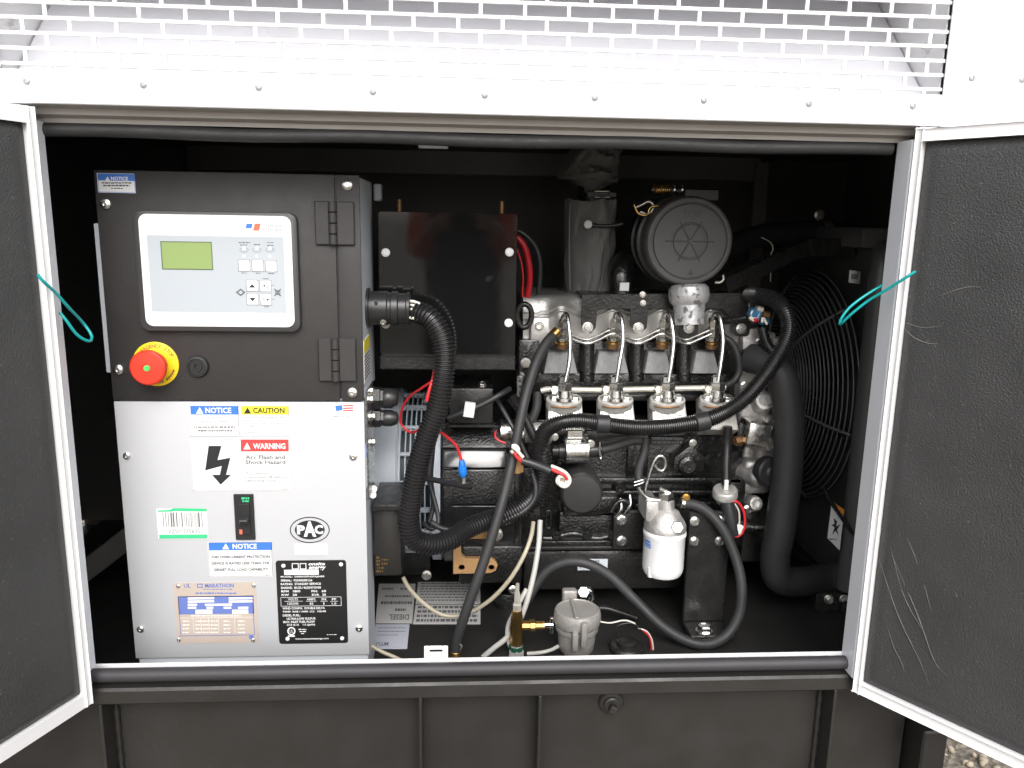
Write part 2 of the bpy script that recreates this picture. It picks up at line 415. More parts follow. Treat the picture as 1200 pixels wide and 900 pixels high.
# ================================================================== the enclosure
EN = thing('generator_enclosure', 'white sheet metal generator enclosure with open doors and intake screen', 'enclosure', (0, .45, -.026))
FY = -.045; BX0, BX1, TOPZ, BKY = -1.08, 1.0, 1.16, .95
def sheet(name, x0, x1, y0, y1, z0, z1, m='white_paint', bev=.0015): return obj(name, MB().box(x0, x1, y0, y1, z0, z1, bev), m, EN)
SX0, SX1, SZ0, SZ1 = -.622, .629, .872, 1.075
fas = sheet('fascia', BX0, .6345, FY, FY+.003, .830, SZ0)
rp_ = obj('fascia', MB().box(.6345, BX1, FY, FY+.003, .830, TOPZ), 'white_paint', EN)
sheet('fascia', BX0, SX0-.004, FY, FY+.003, SZ0+.0015, TOPZ)
sheet('fascia', SX0-.003, .633, FY, FY+.003, SZ1+.001, TOPZ)
for x, y in ((31, 95), (168, 99), (303, 102), (437, 107), (568, 111), (697, 114), (825, 117), (948, 121), (1070, 124)): inst('screw', SCREW_F, P(x, y, FY-.0002), fas, (0, random.uniform(0, 3), 0), S(4.0, FY))
for x, y in ((1139, 91), (1198, 93)): inst('screw', SCREW_F, P(x, y, FY-.0002), rp_, (0, random.uniform(0, 3), 0), S(4.0, FY))
sheet('side_wall', BX0, BX0+.004, FY+.004, BKY, -.024, TOPZ); sheet('side_wall', BX1-.004, BX1, FY+.004, BKY, -.024, TOPZ)
sheet('back_wall', BX0, BX1, BKY+.001, BKY+.005, -.024, TOPZ)
sheet('roof', BX0-.01, BX1+.01, FY-.03, BKY+.02, TOPZ+.001, TOPZ+.006)
sheet('front_wall', BX0, -.606, FY, FY+.003, -.024, .8285); sheet('front_wall', .606, BX1, FY, FY+.003, -.024, .8285)
# intake screen: flat bars in running bond
scr = obj('intake_screen', MB().box(SX0, SX1, FY+.004, FY+.006, SZ1-.004, SZ1, .0005), 'white_paint', EN)
RH, RW, BW = .01875, .0588, .0048
zr = [.8795+RH*k for k in range(11)]
bar = MB().box(SX0-.01, SX1+.006, -.0013, .0013, -BW/2, BW/2, .0006).mesh('bar'); bar.materials.append(MATS['white_paint'])
ver = MB().box(-BW/2, BW/2, -.0013, .0013, -(RH-BW)/2-.0004, (RH-BW)/2+.0004).mesh('link'); ver.materials.append(MATS['white_paint'])
for k, z in enumerate(zr):
    inst('bar', bar, (0, FY+.006, z), scr)
    zz = z-RH/2; off = 0 if k % 2 else RW/2; x = SX0+.026+off
    while x < SX1-.004: inst('link', ver, (x, FY+.006, zz), scr); x += RW
# sloping deflector behind the screen and cheeks at each end
mb = MB(); prof = [(FY+.012, SZ0-.012), (FY+.030, SZ0-.010), (.26, 1.135), (.26, 1.130), (FY+.034, SZ0-.016), (FY+.012, SZ0-.018)]
A = [mb.b.verts.new((SX0-.006, y, z)) for y, z in prof]; B = [mb.b.verts.new((SX1+.003, y, z)) for y, z in prof]; n = len(prof)
for i in range(n): mb.b.faces.new((A[i], B[i], B[(i+1) % n], A[(i+1) % n]))
mb.b.faces.new(A); mb.b.faces.new(B[::-1]); bmesh.ops.recalc_face_normals(mb.b, faces=mb.b.faces[:]); obj('deflector', mb, 'deflector_grey', EN)
for x, px in ((SX0-.010, 13), (SX1+.007, 1087)):
    ck = sheet('cheek', x-.0015, x+.0015, FY+.012, .27, SZ0-.02, TOPZ-.002)
    p = PX(px, 27 if px < 100 else 60, x+(.002 if x < 0 else -.002)); inst('bolt', BOLT_B, p, ck, (0, 0, R(90 if x < 0 else -90)), .0055)
# header folded back under the fascia, then the rubber seal
def extrude_x(prof, x0, x1):
    mb = MB(); A = [mb.b.verts.new((x0, y, z)) for y, z in prof]; B = [mb.b.verts.new((x1, y, z)) for y, z in prof]; n = len(prof)
    for i in range(n): mb.b.faces.new((A[i], B[i], B[(i+1) % n], A[(i+1) % n]))
    mb.b.faces.new(A); mb.b.faces.new(B[::-1]); bmesh.ops.recalc_face_normals(mb.b, faces=mb.b.faces[:]); return mb
obj('header', extrude_x([(FY+.004, .8295), (-.018, .828), (-.017, .820), (-.002, .817), (-.001, .811), (.002, .811), (.003, .86), (FY+.004, .86)], -.62, .62), 'header_shade', EN, 20)
pts = [(-.606+.04*k, .002+.0008*math.sin(k*1.1), .8015+.0012*math.sin(k*.7)) for k in range(31)]
obj('top_seal', MB().tube(pts, .0092, 16, .012), 'hose_rubber', EN, 60)
pts = [(-.600+.04*k, -.016, -.0105) for k in range(31)]
obj('bottom_seal', MB().tube(pts, .0108, 16, .02), 'seal_grey', EN, 60)
sheet('sill', -.6, .6, -.004, -.001, -.0245, .001, 'white_paint', .0006)
sheet('jamb', -.604, -.600, FY+.0035, -.0005, -.0245, .812, 'frame_paint'); sheet('jamb', .600, .604, FY+.0035, -.0005, -.0245, .812, 'frame_paint')
# slotted white tab standing on the sill
X0, Z0, X1, Z1 = rect(497, 757, 525, 771, 0.002); zc = (Z0+Z1)/2+.002; xa, xb, h = X0+.009, X1-.009, .0022
mb = MB(); mb.box(X0, xa, .001, .004, -.01, Z1, .0012); mb.box(xb, X1, .001, .004, -.01, Z1, .0012); mb.box(xa, xb, .001, .004, zc+h, Z1, .0006); mb.box(xa, xb, .001, .004, -.01, zc-h, .0006)
obj('slotted_tab', mb, 'white_paint', EN)
# inside: dark lining, ceiling channels, posts
sheet('lining', BX0+.006, BX1-.006, BKY-.03, BKY-.001, FZ+.002, .98, 'liner_dark')
sheet('lining', BX0+.0045, BX0+.03, .01, BKY-.032, FZ+.002, .98, 'liner_dark'); sheet('lining', BX1-.03, BX1-.0045, .01, BKY-.032, FZ+.002, .98, 'liner_dark')
sheet('ceiling', BX0+.032, BX1-.032, .01, BKY-.032, .855, .868, 'liner_dark')
X0, Z0, X1, Z1 = rect(222, 165, 890, 206, .90); sheet('ceiling_channel', X0, X1, .88, .915, Z0, Z0+.055, 'duct_black', .003); sheet('ceiling_channel', X0+.01, X1-.01, .86, .917, Z0+.06, .853, 'duct_black', .003)
X0, Z0, X1, Z1 = rect(873, 190, 889, 420, .9); sheet('post', X0, X1, .87, .918, FZ+.002, Z1, 'duct_black', .003)
X0, Z0, X1, Z1 = rect(490, 166, 525, 173, .1); sheet('ceiling_clip', X0, X1, .10, .12, Z0, .8545, 'frame_paint', .001)
M = Matrix.Translation(P(118, 655, .50)) @ Matrix.Rotation(R(-38), 4, 'Y'); obj('brace', MB().box(-.16, .10, -.015, .015, -.022, .022, .002, M=M), 'duct_black', EN)

# ------------------------------------------------------------------ doors
def door(hx, z0, z1, u, sgn, length, lab):
    u = Vector((*u, 0)).normalized(); nrm = Vector((u.y, -u.x, 0)) * (1 if sgn > 0 else -1)     # towards the opening
    if nrm.x*sgn > 0: nrm = -nrm
    o = Vector((hx, FY-.0015, 0))
    def W(s, t, z): return o + u*s + nrm*t + Vector((0, 0, z))
    M = Matrix((u.to_4d(), nrm.to_4d(), (0, 0, 1, 0), (0, 0, 0, 1))).transposed(); M.col[3] = (*o, 1)
    TH = .036; fw = .0165; fs = .0095
    d = obj('door', MB().box(0, length, -TH, -TH+.003, z0, z1, .001, M=M), 'white_paint', EN); d['label'] = lab
    mb = MB()
    mb.box(0, fs, -TH+.0035, 0, z0, z1, .0025, 2, M=M); mb.box(length-fw, length, -TH+.0035, 0, z0, z1, .0025, 2, M=M)
    mb.box(fs+.0003, length-fw-.0003, -TH+.0035, 0, z0, z0+fw, .0025, 2, M=M); mb.box(fs+.0003, length-fw-.0003, -TH+.0035, 0, z1-fw, z1, .0025, 2, M=M)
    obj('door_frame', mb, 'white_paint', d)
    mb = MB()                               # foam lining, a softly uneven sheet
    nu, nv = 46, 80; s0, s1, a0, a1 = fs+.001, length-fw-.001, z0+fw+.001, z1-fw-.001
    def fn(a, c):
        s, z = s0+(s1-s0)*a, a0+(a1-a0)*c
        e = min(a, 1-a, c, 1-c)
        h = .004*noise.noise((s*5, z*5, hx*9))+.0018*noise.noise((s*16, z*16, 3))+.0007*noise.noise((s*60, z*60, 1))
        return W(s, -.004+h*min(1, e*14)+(0 if e > .002 else -.006), z)
    mb.grid(fn, nu, nv); obj('foam_lining', mb, 'foam', d, 80)
    return d, W
DL, WLf = door(-.589, -.036, .823, (-.41, -.91), -1, .60, 'open white door beside the control cabinet, charcoal foam lining')
DR, WRf = door(.6015, -.0425, .825, (.59, -.81), 1, .60, 'open white door beside the radiator, scuffed charcoal foam lining')
# fine pale creases scuffed into the right lining
for a, b_, c_ in ((((1043, 640), (1060, 700), (1085, 745), (1092, 720)), .6, 0), (((1030, 655), (1052, 720), (1078, 775), (1088, 800)), .6, 0), (((1045, 650), (1075, 720), (1095, 775), (1110, 792)), .6, 0), (((1058, 618), (1078, 668), (1092, 720), (1093, 721)), .6, 0),
                 (((1062, 378), (1080, 384), (1105, 382), (1122, 377)), .6, 0), (((1060, 385), (1070, 395), (1085, 402), (1100, 403)), .6, 0), (((1100, 347), (1120, 340), (1135, 336), (1150, 337)), .6, 0), (((1040, 735), (1048, 760), (1056, 775), (1060, 788)), .5, 0)):
    pl = []
    for x, y in a[:3] if a[2][1] > a[3][1] else a:
        d = ray(x, y); n_ = Vector((-.81, -.59, 0)).normalized(); o = WRf(.1, -.0035, 0); tt = (o-CAM).dot(n_)/d.dot(n_); pl.append(CAM+d*tt)
    obj('scuff_line', MB().tube(pl, .00055, 5, .01, rfun=lambda q: .25+math.sin(q*math.pi)*(.75+.25*math.sin(q*40))), 'scuff', DR)
# teal cable loops that hold the doors
def loop(pts, name, lab):
    o = obj(name, MB().tube([P(*q) for q in pts], S(1.75, -.05), 8, .006), 'wire_teal', None, 80); tag(o, lab, 'cable')
loop([(44, 322, -.075), (52, 331, -.07), (66, 344, -.05), (82, 362, -.03), (97, 378, 0), (107, 392, .0), (107, 399, .0), (101, 399, -.01), (90, 392, -.02), (78, 376, -.03), (70, 366, -.03)], 'door_cable', 'teal plastic-coated cable loop hanging from the door beside the control cabinet')
loop([(1073, 318, -.075), (1062, 325, -.07), (1040, 339, -.05), (1018, 352, -.03), (1000, 366, -.02), (988, 377, -.01), (984, 381, 0), (985, 375, 0), (994, 362, .0), (1010, 349, .0), (1031, 336, -.0), (1052, 326, -.02)], 'door_cable', 'teal plastic-coated cable loop hanging from the door beside the fan guard')
# ================================================================== control cabinet
CY = .12
CX0, CX1, CZ0, CZ1 = -.592, -.1925, FZ+.002, .756
CZM = P(290, 470, CY).z
CB = thing('control_cabinet', 'control cabinet with black upper door and white lower cover, beside the engine', 'control cabinet', (-.39, .3, CZ0))
CS = CX1+.0                                  # right side plane
mb = MB(); mb.box(CX0+.004, CX1, CY+.003, .30, CZM, CZ1-.002, .002); obj('upper_case', mb, 'label_grey', CB)
mb = MB(); mb.box(CX0+.004, CX1-.001, CY+.003, .235, CZ0, CZM-.002, .002); obj('lower_case', mb, 'label_grey', CB)
zl = P(290, 769, CY).z
dr = obj('upper_door', MB().box(CX0, P(396, 330, CY).x-.0012, CY-.002, CY+.002, CZM+.001, CZ1, .0015, 2), 'powder_black', CB)
obj('gap_shade_strip', MB().box(P(396, 330, CY).x-.012, P(396, 330, CY).x+.012, CY+.0021, CY+.0029, CZM+.004, CZ1-.003), 'rubber', CB)  # black strip added behind the hinge gap, standing in for its shade
fr = obj('hinge_rail', MB().box(P(396, 330, CY).x+.0012, CX1+.0015, CY-.002, CY+.002, CZM+.001, CZ1, .0015, 2), 'powder_black', CB)
cv = obj('lower_cover', MB().box(CX0+.001, CX1+.0015, CY-.002, CY+.002, zl, CZM-.001, .0015, 2), 'cabinet_white', CB)
X0, Z0, X1, Z1 = rect(110, 262, 126, 436, .14)
obj('mounting_flange', MB().box(CX0-.014, CX0-.001, .135, .138, Z0, Z1, .001), 'label_grey', CB)
FYc = CY-.0021
for x, y in ((124, 239), (139, 433)): inst('screw', SCREW, P(x, y, FYc), dr, (0, .4, 0), S(6.3, CY))
for x, y in ((407, 217), (413, 460)): inst('screw', SCREW, P(x, y, FYc), fr, (0, .4, 0), S(6.3, CY))
for x, y in ((149, 534), (165, 737), (414, 535), (421, 736)): inst('screw', SCREW, P(x, y, FYc), cv, (0, .4, 0), S(4.8, CY))
for x0, y0, x1, y1, kx in ((370, 236, 416, 287, 391), (374, 396, 418, 446, 394)):
    X0, Z0, X1, Z1 = rect(x0, y0, x1, y1, CY); xk = P(kx, (y0+y1)/2, CY).x; w = S(5, CY)
    h = obj('hinge', MB().box(X0, xk-w*.8, CY-.008, FYc, Z0, Z1, .0015).box(xk+w*.8, X1, CY-.008, FYc, Z0, Z1, .0015), 'powder_black', CB)
    for k in range(4):
        a, c = Z0+(Z1-Z0)*k/4, Z0+(Z1-Z0)*(k+1)/4
        obj('knuckle', MB().cyl((xk, CY-.008, a+.0006), (xk, CY-.008, c-.0006), w, 16, bev=.0008), 'powder_black', h)
# --- controller on the upper door
X0, Z0, X1, Z1 = rect(162, 248, 351, 388, CY-.008)
bz = obj('controller', MB().rrect(X0, Z0, X1, Z1, S(10, CY), CY-.016, FYc, .003, 2), 'bezel', CB)
Yf = CY-.0175
X0, Z0, X1, Z1 = rect(166, 252, 343, 383, Yf); obj('faceplate', MB().rrect(X0, Z0, X1, Z1, S(9, CY), Yf, CY-.0155, .0008), 'face_white', bz)
sticker('overlay', 175, 276.5, 334, 366, Yf, 'face_grey', bz, .5, .0005); Yo = Yf-.0006
X0, Z0, X1, Z1 = rect(189, 283, 249, 316, Yo)
obj('screen_frame', MB().rrect(X0, Z0, X1, Z1, .0006, Yo-.0006, Yo), 'lcd_edge', bz); sticker('screen', 190.2, 284.2, 248, 315, Yo-.0007, 'lcd', bz, .3, .0003)
Print(Yf-.0003).poly([(289, 262), (296, 262), (294, 270), (287, 270)]).done('emblem', 'notice_blue', bz)
Print(Yf-.0003).poly([(298.5, 262), (305.5, 262), (303.5, 270.3), (296.5, 270.3)]).done('emblem', 'logo_red', bz)
Print(Yf-.0004).poly([(287.6, 267.6), (294.6, 267.6), (294.2, 269.2), (287.2, 269.2)]).done('emblem', 'ink_white', bz)
Print(Yf-.0003).text('onsite', 308, 262.4, 330.5, 266, .01, .3).text('energy', 307, 267.4, 329.5, 271.6, .01, .3).done('lettering', 'ink_pale', bz)
Yb = Yo-.0012
pr = Print(Yb-.0004)
for x, y in ((286, 311.3), (302, 311.6), (317.6, 312)):
    b_ = obj('button', MB().rrect(*rect(x-6.3, y-6.3, x+6.3, y+6.3, Yb), .0012, Yb, Yo, .0004, n=3), 'face_white', bz)
for x, y in ((295.3, 335), (311, 335.3), (296, 350.7), (311.6, 351)):
    b_ = obj('button', MB().rrect(*rect(x-6.3, y-6.3, x+6.3, y+6.3, Yb), .0012, Yb, Yo, .0004, n=3), 'face_white', bz)
pk = Print(Yb-.0004); pk.poly([(291.5, 337), (299.3, 337), (295.4, 332.8)]).poly([(292, 349), (299.8, 349), (296, 353.2)])
pk.box(309.6, 334.6, 314.2, 335.2).box(313.6, 335.2, 314.2, 337.8).box(309.2, 337.2, 313.6, 337.8).poly([(308, 334.9), (310.4, 333.2), (310.4, 336.6)])
pk.box(308.4, 350.9, 313, 351.5).box(308.4, 348.6, 309, 350.9).poly([(315.6, 351.2), (313, 349.5), (313, 352.9)])
pk.done('arrow_print', 'ink', bz)
pg = Print(Yb-.0004); pg.box(285.7, 308, 286.3, 314.5).ring(302, 311.6, 3.3, 3.3, .5, 8).ring(317.6, 312, 3, 3, .5, 3+2); pg.done('symbol_print', 'ink_grey', bz)
po = Print(Yo-.0002)
for x, y in ((286, 293), (301, 293), (316.3, 293)): po.ring(x, y, 5.2, 2.8, .45, 20)
for x, y in ((286, 311.3), (302, 311.6), (317.6, 312), (295.3, 335), (311, 335.3), (296, 350.7), (311.6, 351)): po.frame(x-6.9, y-6.9, x+6.9, y+6.9, .55)
po.fine(279.5, 283.4, 293, 284.9).fine(281.5, 286.3, 290, 287.8).fine(297.5, 286, 305, 287.4).fine(313, 283.6, 320, 285).fine(313, 287, 321, 288.4)
po.fine(283, 319.2, 289, 320.5).fine(299.5, 319.6, 305, 320.9).fine(314.6, 319.8, 321, 321.3).fine(308, 326, 314.5, 327.3).fine(309.5, 358.6, 315, 360)
po.poly([(282, 338), (287.8, 342.6), (282, 347.2), (276.2, 342.6)]); po.box(318, 334, 322, 334.5).box(318, 350.6, 322, 351.1)
po.poly([(321, 339), (322.2, 338), (329.6, 346.6), (328.4, 347.6)]).poly([(328.6, 338.2), (329.6, 339.2), (322, 347.4), (321, 346.4)]); po.frame(322.6, 340, 328.4, 345.4, .8)
po.done('panel_print', 'ink_grey', bz)
Print(Yo-.0004).poly([(282, 340.2), (284.8, 342.6), (282, 345), (279.2, 342.6)]).done('panel_print', 'face_grey', bz)
for x in (286, 301, 316.3):
    for y, r_ in ((291.3, 2.1), (300.6, 1.6)): obj('indicator', MB().lathe([(S(r_, CY), 0), (S(r_*.8, CY), -.001), (0, -.0013)], P(x, y, Yo), (0, 1, 0), 12), 'face_white', bz)
# --- emergency stop
o = P(183, 426.5, FYc)
es = obj('emergency_stop_plate', MB().lathe([(S(26, CY), 0), (S(26, CY), -.0016), (S(25.4, CY), -.002), (0, -.002)], o, (0, 1, 0), 48), 'stop_yellow', CB)
bt = obj('stop_button', MB().lathe([(S(13.5, CY), -.002), (S(13.5, CY), -.014), (S(15, CY), -.022), (S(19.6, CY), -.027), (S(20.2, CY), -.030), (S(19.8, CY), -.036), (S(17.8, CY), -.0385), (S(5.5, CY), -.0395), (S(5, CY), -.038), (0, -.038)], o, (0, 1, 0), 48), 'stop_red', es)
obj('stop_indicator', MB().lathe([(S(3.6, CY), -.038), (S(3.2, CY), -.0398), (0, -.0402)], o, (0, 1, 0), 16), 'indicator_green', es)
def arc(st, cx, cy, r, a0, a1, h, Y, flip=False):
    pr = Print(Y)
    for k, ch in enumerate(st):
        if ch == ' ': continue
        a = R(a0+(a1-a0)*k/(len(st)-1)); vs, fs = text_raw(ch, .01)
        w = max(v[0] for v in vs); hh = .73
        c = P(cx, cy, Y); rad = S(r, Y); hgt = S(h, Y); up = Vector((math.sin(a), 0, math.cos(a))); rt = Vector((math.cos(a), 0, -math.sin(a)))
        V = [pr.b.b.verts.new(c+up*(rad+v[1]/hh*hgt)+rt*((v[0]-w/2)/hh*hgt)) for v in vs]
        for f in fs:
            try: pr.b.b.faces.new([V[i] for i in f])
            except ValueError: pass
    return pr
arc('EMERGENCY STOP', 183, 426.5, 19.2, -62, 62, 4.2, FYc-.0022).done('lettering', 'copper_rust', es)
pf = Print(FYc-.0022)
for k in range(13):
    a = R(112+k*8); c = Vector((183+math.sin(a)*22, 426.5-math.cos(a)*22)); 
    if k not in (5,): pf.poly([(c.x-1.1, c.y-1.6), (c.x+1.0, c.y-1.6), (c.x+1.1, c.y+1.5), (c.x-1., c.y+1.5)])
pf.done('fine_print', 'copper_rust', es)
o = P(232, 429, FYc); hz = obj('alarm_buzzer', MB().lathe([(S(13, CY), 0), (S(13, CY), -.003), (S(12, CY), -.006), (S(9.5, CY), -.0065), (S(9, CY), -.004), (S(6, CY), -.004), (S(5.6, CY), -.006), (S(3, CY), -.006), (S(2.4, CY), -.003), (0, -.003)], o, (0, 1, 0), 32), 'plastic_black', CB)

# --- stickers
def tri(pr, x, y, w, h): return pr.poly([(x-w/2, y+h/2), (x+w/2, y+h/2), (x, y-h/2)])
def notice(x0, y0, x1, y1, hb, hm, word, wx0, wx1, wy0, wy1, tx, inkm, name='notice_sticker', th=.0008, parent=CB):
    s_ = sticker(name, x0, y0, x1, y1, FYc, 'label_white', parent, .8, th); Ys = FYc-th
    Print(Ys-.0003).box(x0+.4, y0+.4, x1-.4, hb).done('header', hm, s_)
    p_ = Print(Ys-.0006).text(word, wx0, wy0, wx1, wy1, .028); tri(p_, tx, (wy0+wy1)/2, (wy1-wy0)*1.35, (wy1-wy0)*1.15); p_.done('header_lettering', inkm, s_)
    return s_, Ys
s_, Ys = notice(114.5, 203.2, 158.5, 226, 211.8, 'notice_blue', 'NOTICE', 130, 150, 207, 211.4, 126, 'ink_white')
Print(Ys-.0003).fine(119, 213.6, 154, 215.2).fine(121, 216.6, 152, 218.4).fine(130, 220, 144, 221.4).done('fine_print', 'ink', s_)
Print(Ys-.0004).frame(115, 203.7, 158, 225.5, .5).done('border', 'notice_blue', s_)
s_, Ys = notice(223, 475.5, 279.5, 511.5, 485.8, 'notice_blue', 'NOTICE', 240.5, 271, 477.6, 484.2, 234, 'ink_white')
Print(Ys-.0003).text('ISOLATED NEUTRAL NOT', 233, 488.6, 270, 490.8).text('BONDED TO FRAME', 236.5, 492.8, 266, 495).done('lettering', 'ink_grey', s_)
Print(Ys-.0003).fine(227, 499.6, 277, 501.4).fine(232, 503.8, 272, 505.8).fine(274, 508.4, 279, 509.2).frame(223.2, 475.7, 279.3, 511.3, .3).done('fine_print', 'ink_grey', s_)
s_, Ys = notice(282.3, 475.5, 338.5, 511.5, 485.8, 'caution_yellow', 'CAUTION', 296.5, 333.5, 477.8, 484.2, 290, 'ink')
p_ = Print(Ys-.0003)
for y in (488.4, 492.6, 496, 499, 503.4, 506.4): p_.fine(285.5, y, 335 if y not in (499, 506.4) else 302, y+1.3)
p_.frame(282.5, 475.7, 338.3, 511.3, .3).done('fine_print', 'ink_pale', s_)
s_, Ys = notice(225.5, 514.5, 341, 575.5, 515.2, 'label_white', '!', 288, 288.6, 516, 517, 288, 'warning_red', 'warning_sticker')
Print(Ys-.0005).poly([(282, 515.2), (338, 515.2), (338.3, 529), (282.3, 529)]).done('header', 'warning_red', s_)
p_ = Print(Ys-.0009).text('WARNING', 296.5, 519.4, 334.5, 526.2, .028); tri(p_, 289.5, 522.6, 8.4, 8); p_.done('header_lettering', 'ink_white', s_)
Print(Ys-.0005).poly([(244.5, 522.5), (259.5, 522.5), (254.8, 539.2), (270, 536.3), (265, 556.4), (271, 556.4), (258.6, 568), (248.3, 556.4), (257.6, 556.4), (259.8, 546), (240.4, 551.3)]).done('lightning_arrow', 'ink', s_)
Print(Ys-.0005).text('Arc Flash and', 287.5, 533.4, 334, 538, .02).text('Shock Hazard', 287.5, 539.2, 334.5, 543.8, .02).text('Turn genset', 288.5, 552.8, 315.5, 556.2).text('controller off before', 288.5, 557.4, 335.5, 560.6).text('removing cover', 288.5, 561.8, 324.5, 565.6).done('lettering', 'ink_grey', s_)
p_ = Print(Ys-.0004).frame(226.2, 515, 340.3, 575, .35); p_.box(283.6, 529.2, 283.9, 574.8).fine(331, 573, 338, 573.9); p_.done('border', 'ink_grey', s_)
# barcode label under green tape
s_ = sticker('barcode_label', 184.5, 596, 243, 631, FYc, 'label_white', CB); Ys = FYc-.0008
p_ = Print(Ys-.0003); x = 191
while x < 237:
    w = random.choice((.5, .8, 1.3, 1.7)); p_.box(x, 600.5, min(x+w, 238), 617.6); x += w+random.choice((.6, .9, 1.4, 2.2))
p_.text('VZS01735635', 197, 620.4, 234, 625.2); p_.done('barcode', 'ink_grey', s_)
Print(Ys-.0003).poly([(184.5, 598.2), (199, 597.4), (203, 595.6), (242, 596), (242, 599.4), (205, 599), (201, 599.6), (184.6, 599.9)]).done('green_tape', 'tape_green', s_); Print(Ys-.0003).box(186.6, 626.4, 243, 631).done('green_tape', 'tape_green', s_)
# breaker
X0, Z0, X1, Z1 = rect(275.5, 578.5, 298.5, 632, FYc); bk = obj('circuit_breaker', MB().box(X0, X1, CY-.006, FYc, Z0, Z1, .001), 'plastic_black', CB)
X0, Z0, X1, Z1 = rect(281.5, 590, 293.5, 626, CY-.006); obj('toggle_guard', MB().box(X0, X1, CY-.0085, CY-.0061, Z0, Z1, .0008), 'plastic_black', bk)
a, c = P(288, 606, CY-.009), P(285.5, 613.5, CY-.022); obj('toggle', MB().box(-S(5, CY), S(5, CY), -.015, .0, -.004, .004, .0012, M=Matrix.Translation(P(287.5, 606, CY-.0075)) @ Matrix.Rotation(R(18), 4, 'X')), 'plastic_black', bk)
Print(CY-.0064).fine(283, 582.5, 292, 585.4).fine(284, 586.3, 292, 588.6).done('breaker_print', 'tape_green', bk)
Print(CY-.0088).box(284, 605.4, 292, 606.6).box(282.8, 612.4, 287, 613.2).done('breaker_print', 'ink_pale', bk)
Print(CY-.0088).box(280.5, 620.5, 284, 626).done('breaker_print', 'logo_red', bk)
# oval badge
p_ = Print(FYc-.0004).ring(363, 621, 23.4, 15.4, 1.2); od = p_.ellipse(363, 621, 17.6, 11.2).done('oval_badge', 'ink', CB)
Print(FYc-.0008).text('P', 348, 615.6, 357.4, 626.2, .05).text('A', 355.6, 611, 370.4, 629, .05).text('C', 368.6, 615.2, 378.6, 626, .05).done('badge_lettering', 'ink_white', od)
sticker('blank_label', 345, 637.5, 384, 650, FYc, 'label_white', CB)
# overcurrent notice
s_, Ys = notice(244.3, 635.2, 319, 675.8, 644.8, 'notice_blue', 'NOTICE', 272.5, 301, 637.2, 643.2, 264.5, 'ink_white')
Print(Ys-.0003).text('THIS OVERCURRENT PROTECTION', 247.5, 651, 316, 654.2, .03).text('DEVICE IS RATED LESS THAN THE', 248, 658.4, 315.8, 661.6, .03).text('GENSET FULL LOAD CAPABILITY', 250.4, 665.8, 314.4, 669, .03).done('lettering', 'ink', s_)
Print(Ys-.0003).frame(244.6, 635.5, 318.8, 675.5, .4).fine(311, 673.4, 317, 674.2).done('border', 'ink_grey', s_)
# generator plate (tan)
s_ = sticker('generator_plate', 205.5, 682.5, 301.5, 753.5, FYc, 'plate_tan', CB, 4); Ys = FYc-.0008
Print(Ys-.0003).text('MARATHON', 240, 683.8, 274, 688.6, .035).frame(231, 684, 237.5, 689, 1.1).fine(238, 690, 272, 691.2).text('UL', 215.5, 684, 223.4, 688.8, .02).fine(229, 694.2, 277, 696.2).done('header_lettering', 'plate_blue', s_)
p_ = Print(Ys-.0003).box(209, 698.5, 297.5, 719.5).frame(210, 698.5, 297.5, 745, .7); p_.box(292, 744.6, 297, 748.8); p_.done('table', 'plate_blue', s_)
p_ = Print(Ys-.0006)
for x0, y0, x1 in ((220, 700, 251), (268, 700, 296), (220, 703.6, 251), (268, 703.6, 296), (220, 707.4, 231), (240, 707.4, 272), (220, 711, 230), (242, 711, 250), (262, 711, 271), (279, 711, 291), (229, 714.4, 249), (272, 714.4, 291), (229, 717, 249), (272, 717, 291)): p_.box(x0, y0, x1, y0+2.4)
p_.done('table_fields', 'plate_film', s_)
p_ = Print(Ys-.0005)
for y in (727.2, 731.6, 736, 740.4):
    for x in (214, 229, 238, 247, 262, 279): p_.fine(x, y, x+8, y+1.5)
p_.box(211, 723.6, 296.5, 724).fine(224, 721, 282, 722.4)
for x in (226.6, 235.6, 244.6, 256, 275): p_.box(x, 724.4, x+.35, 742.6)
p_.done('table_print', 'plate_film', s_)
for x, y in ((209, 687), (297.5, 686), (209.5, 749.6), (296.6, 750)): inst('rivet', SCREW, P(x, y, Ys), s_, (0, 0, 0), S(2.6, CY))
# rating plate (black)
s_ = sticker('rating_plate', 325.2, 656.4, 406.8, 753.8, FYc, 'plate_black', CB, 3.4); Ys = FYc-.0008
p_ = Print(Ys-.0003)
p_.frame(342, 660, 350, 667.2, .9).frame(351.2, 660, 359, 667.2, .9).text('onsite', 361, 659, 380.5, 662.6, .03, .3).text('energy', 361, 663.8, 380.5, 668.4, .03, .3)
p_.box(333, 667.6, 373.5, 673.6)
L = [('MODEL:  DS00020D6SPAJ6684', 329, 674.6, 380), ('SERIAL:  95030500126', 329, 678.8, 366), ('RATING:  STANDBY SERVICE', 329, 683, 376), ('ENGINE:  ISUZU 4LE2NYGV08', 329.3, 687.4, 376), ('RPM   1800', 329.6, 691.6, 352), ('PH:   60', 365, 691.4, 382), ('KW   20', 330, 695.8, 348), ('KVA   20', 365.6, 695.6, 382),
     ('WIND CONFIG:  DOUBLE DELTA', 331, 711.4, 380.6), ('TEMP. RISE / AMB. (C):  105/40', 331.2, 715.6, 382), ('DIESEL FUEL:', 331.4, 719.8, 352), ('ULTRA-LOW SULFUR', 336, 723.6, 370), ('MAX. INLET FUEL FLOW', 331.8, 727.4, 369), ('23.8 (6.3)    1.0 (gal/h)', 336, 731, 369), ('www.mtuonsiteenergy.com', 346, 747.4, 385)]
for st, x, y, x2 in L: p_.text(st, x, y, x2, y+2.6, .02)
p_.frame(329, 699.6, 400, 710.2, .4)
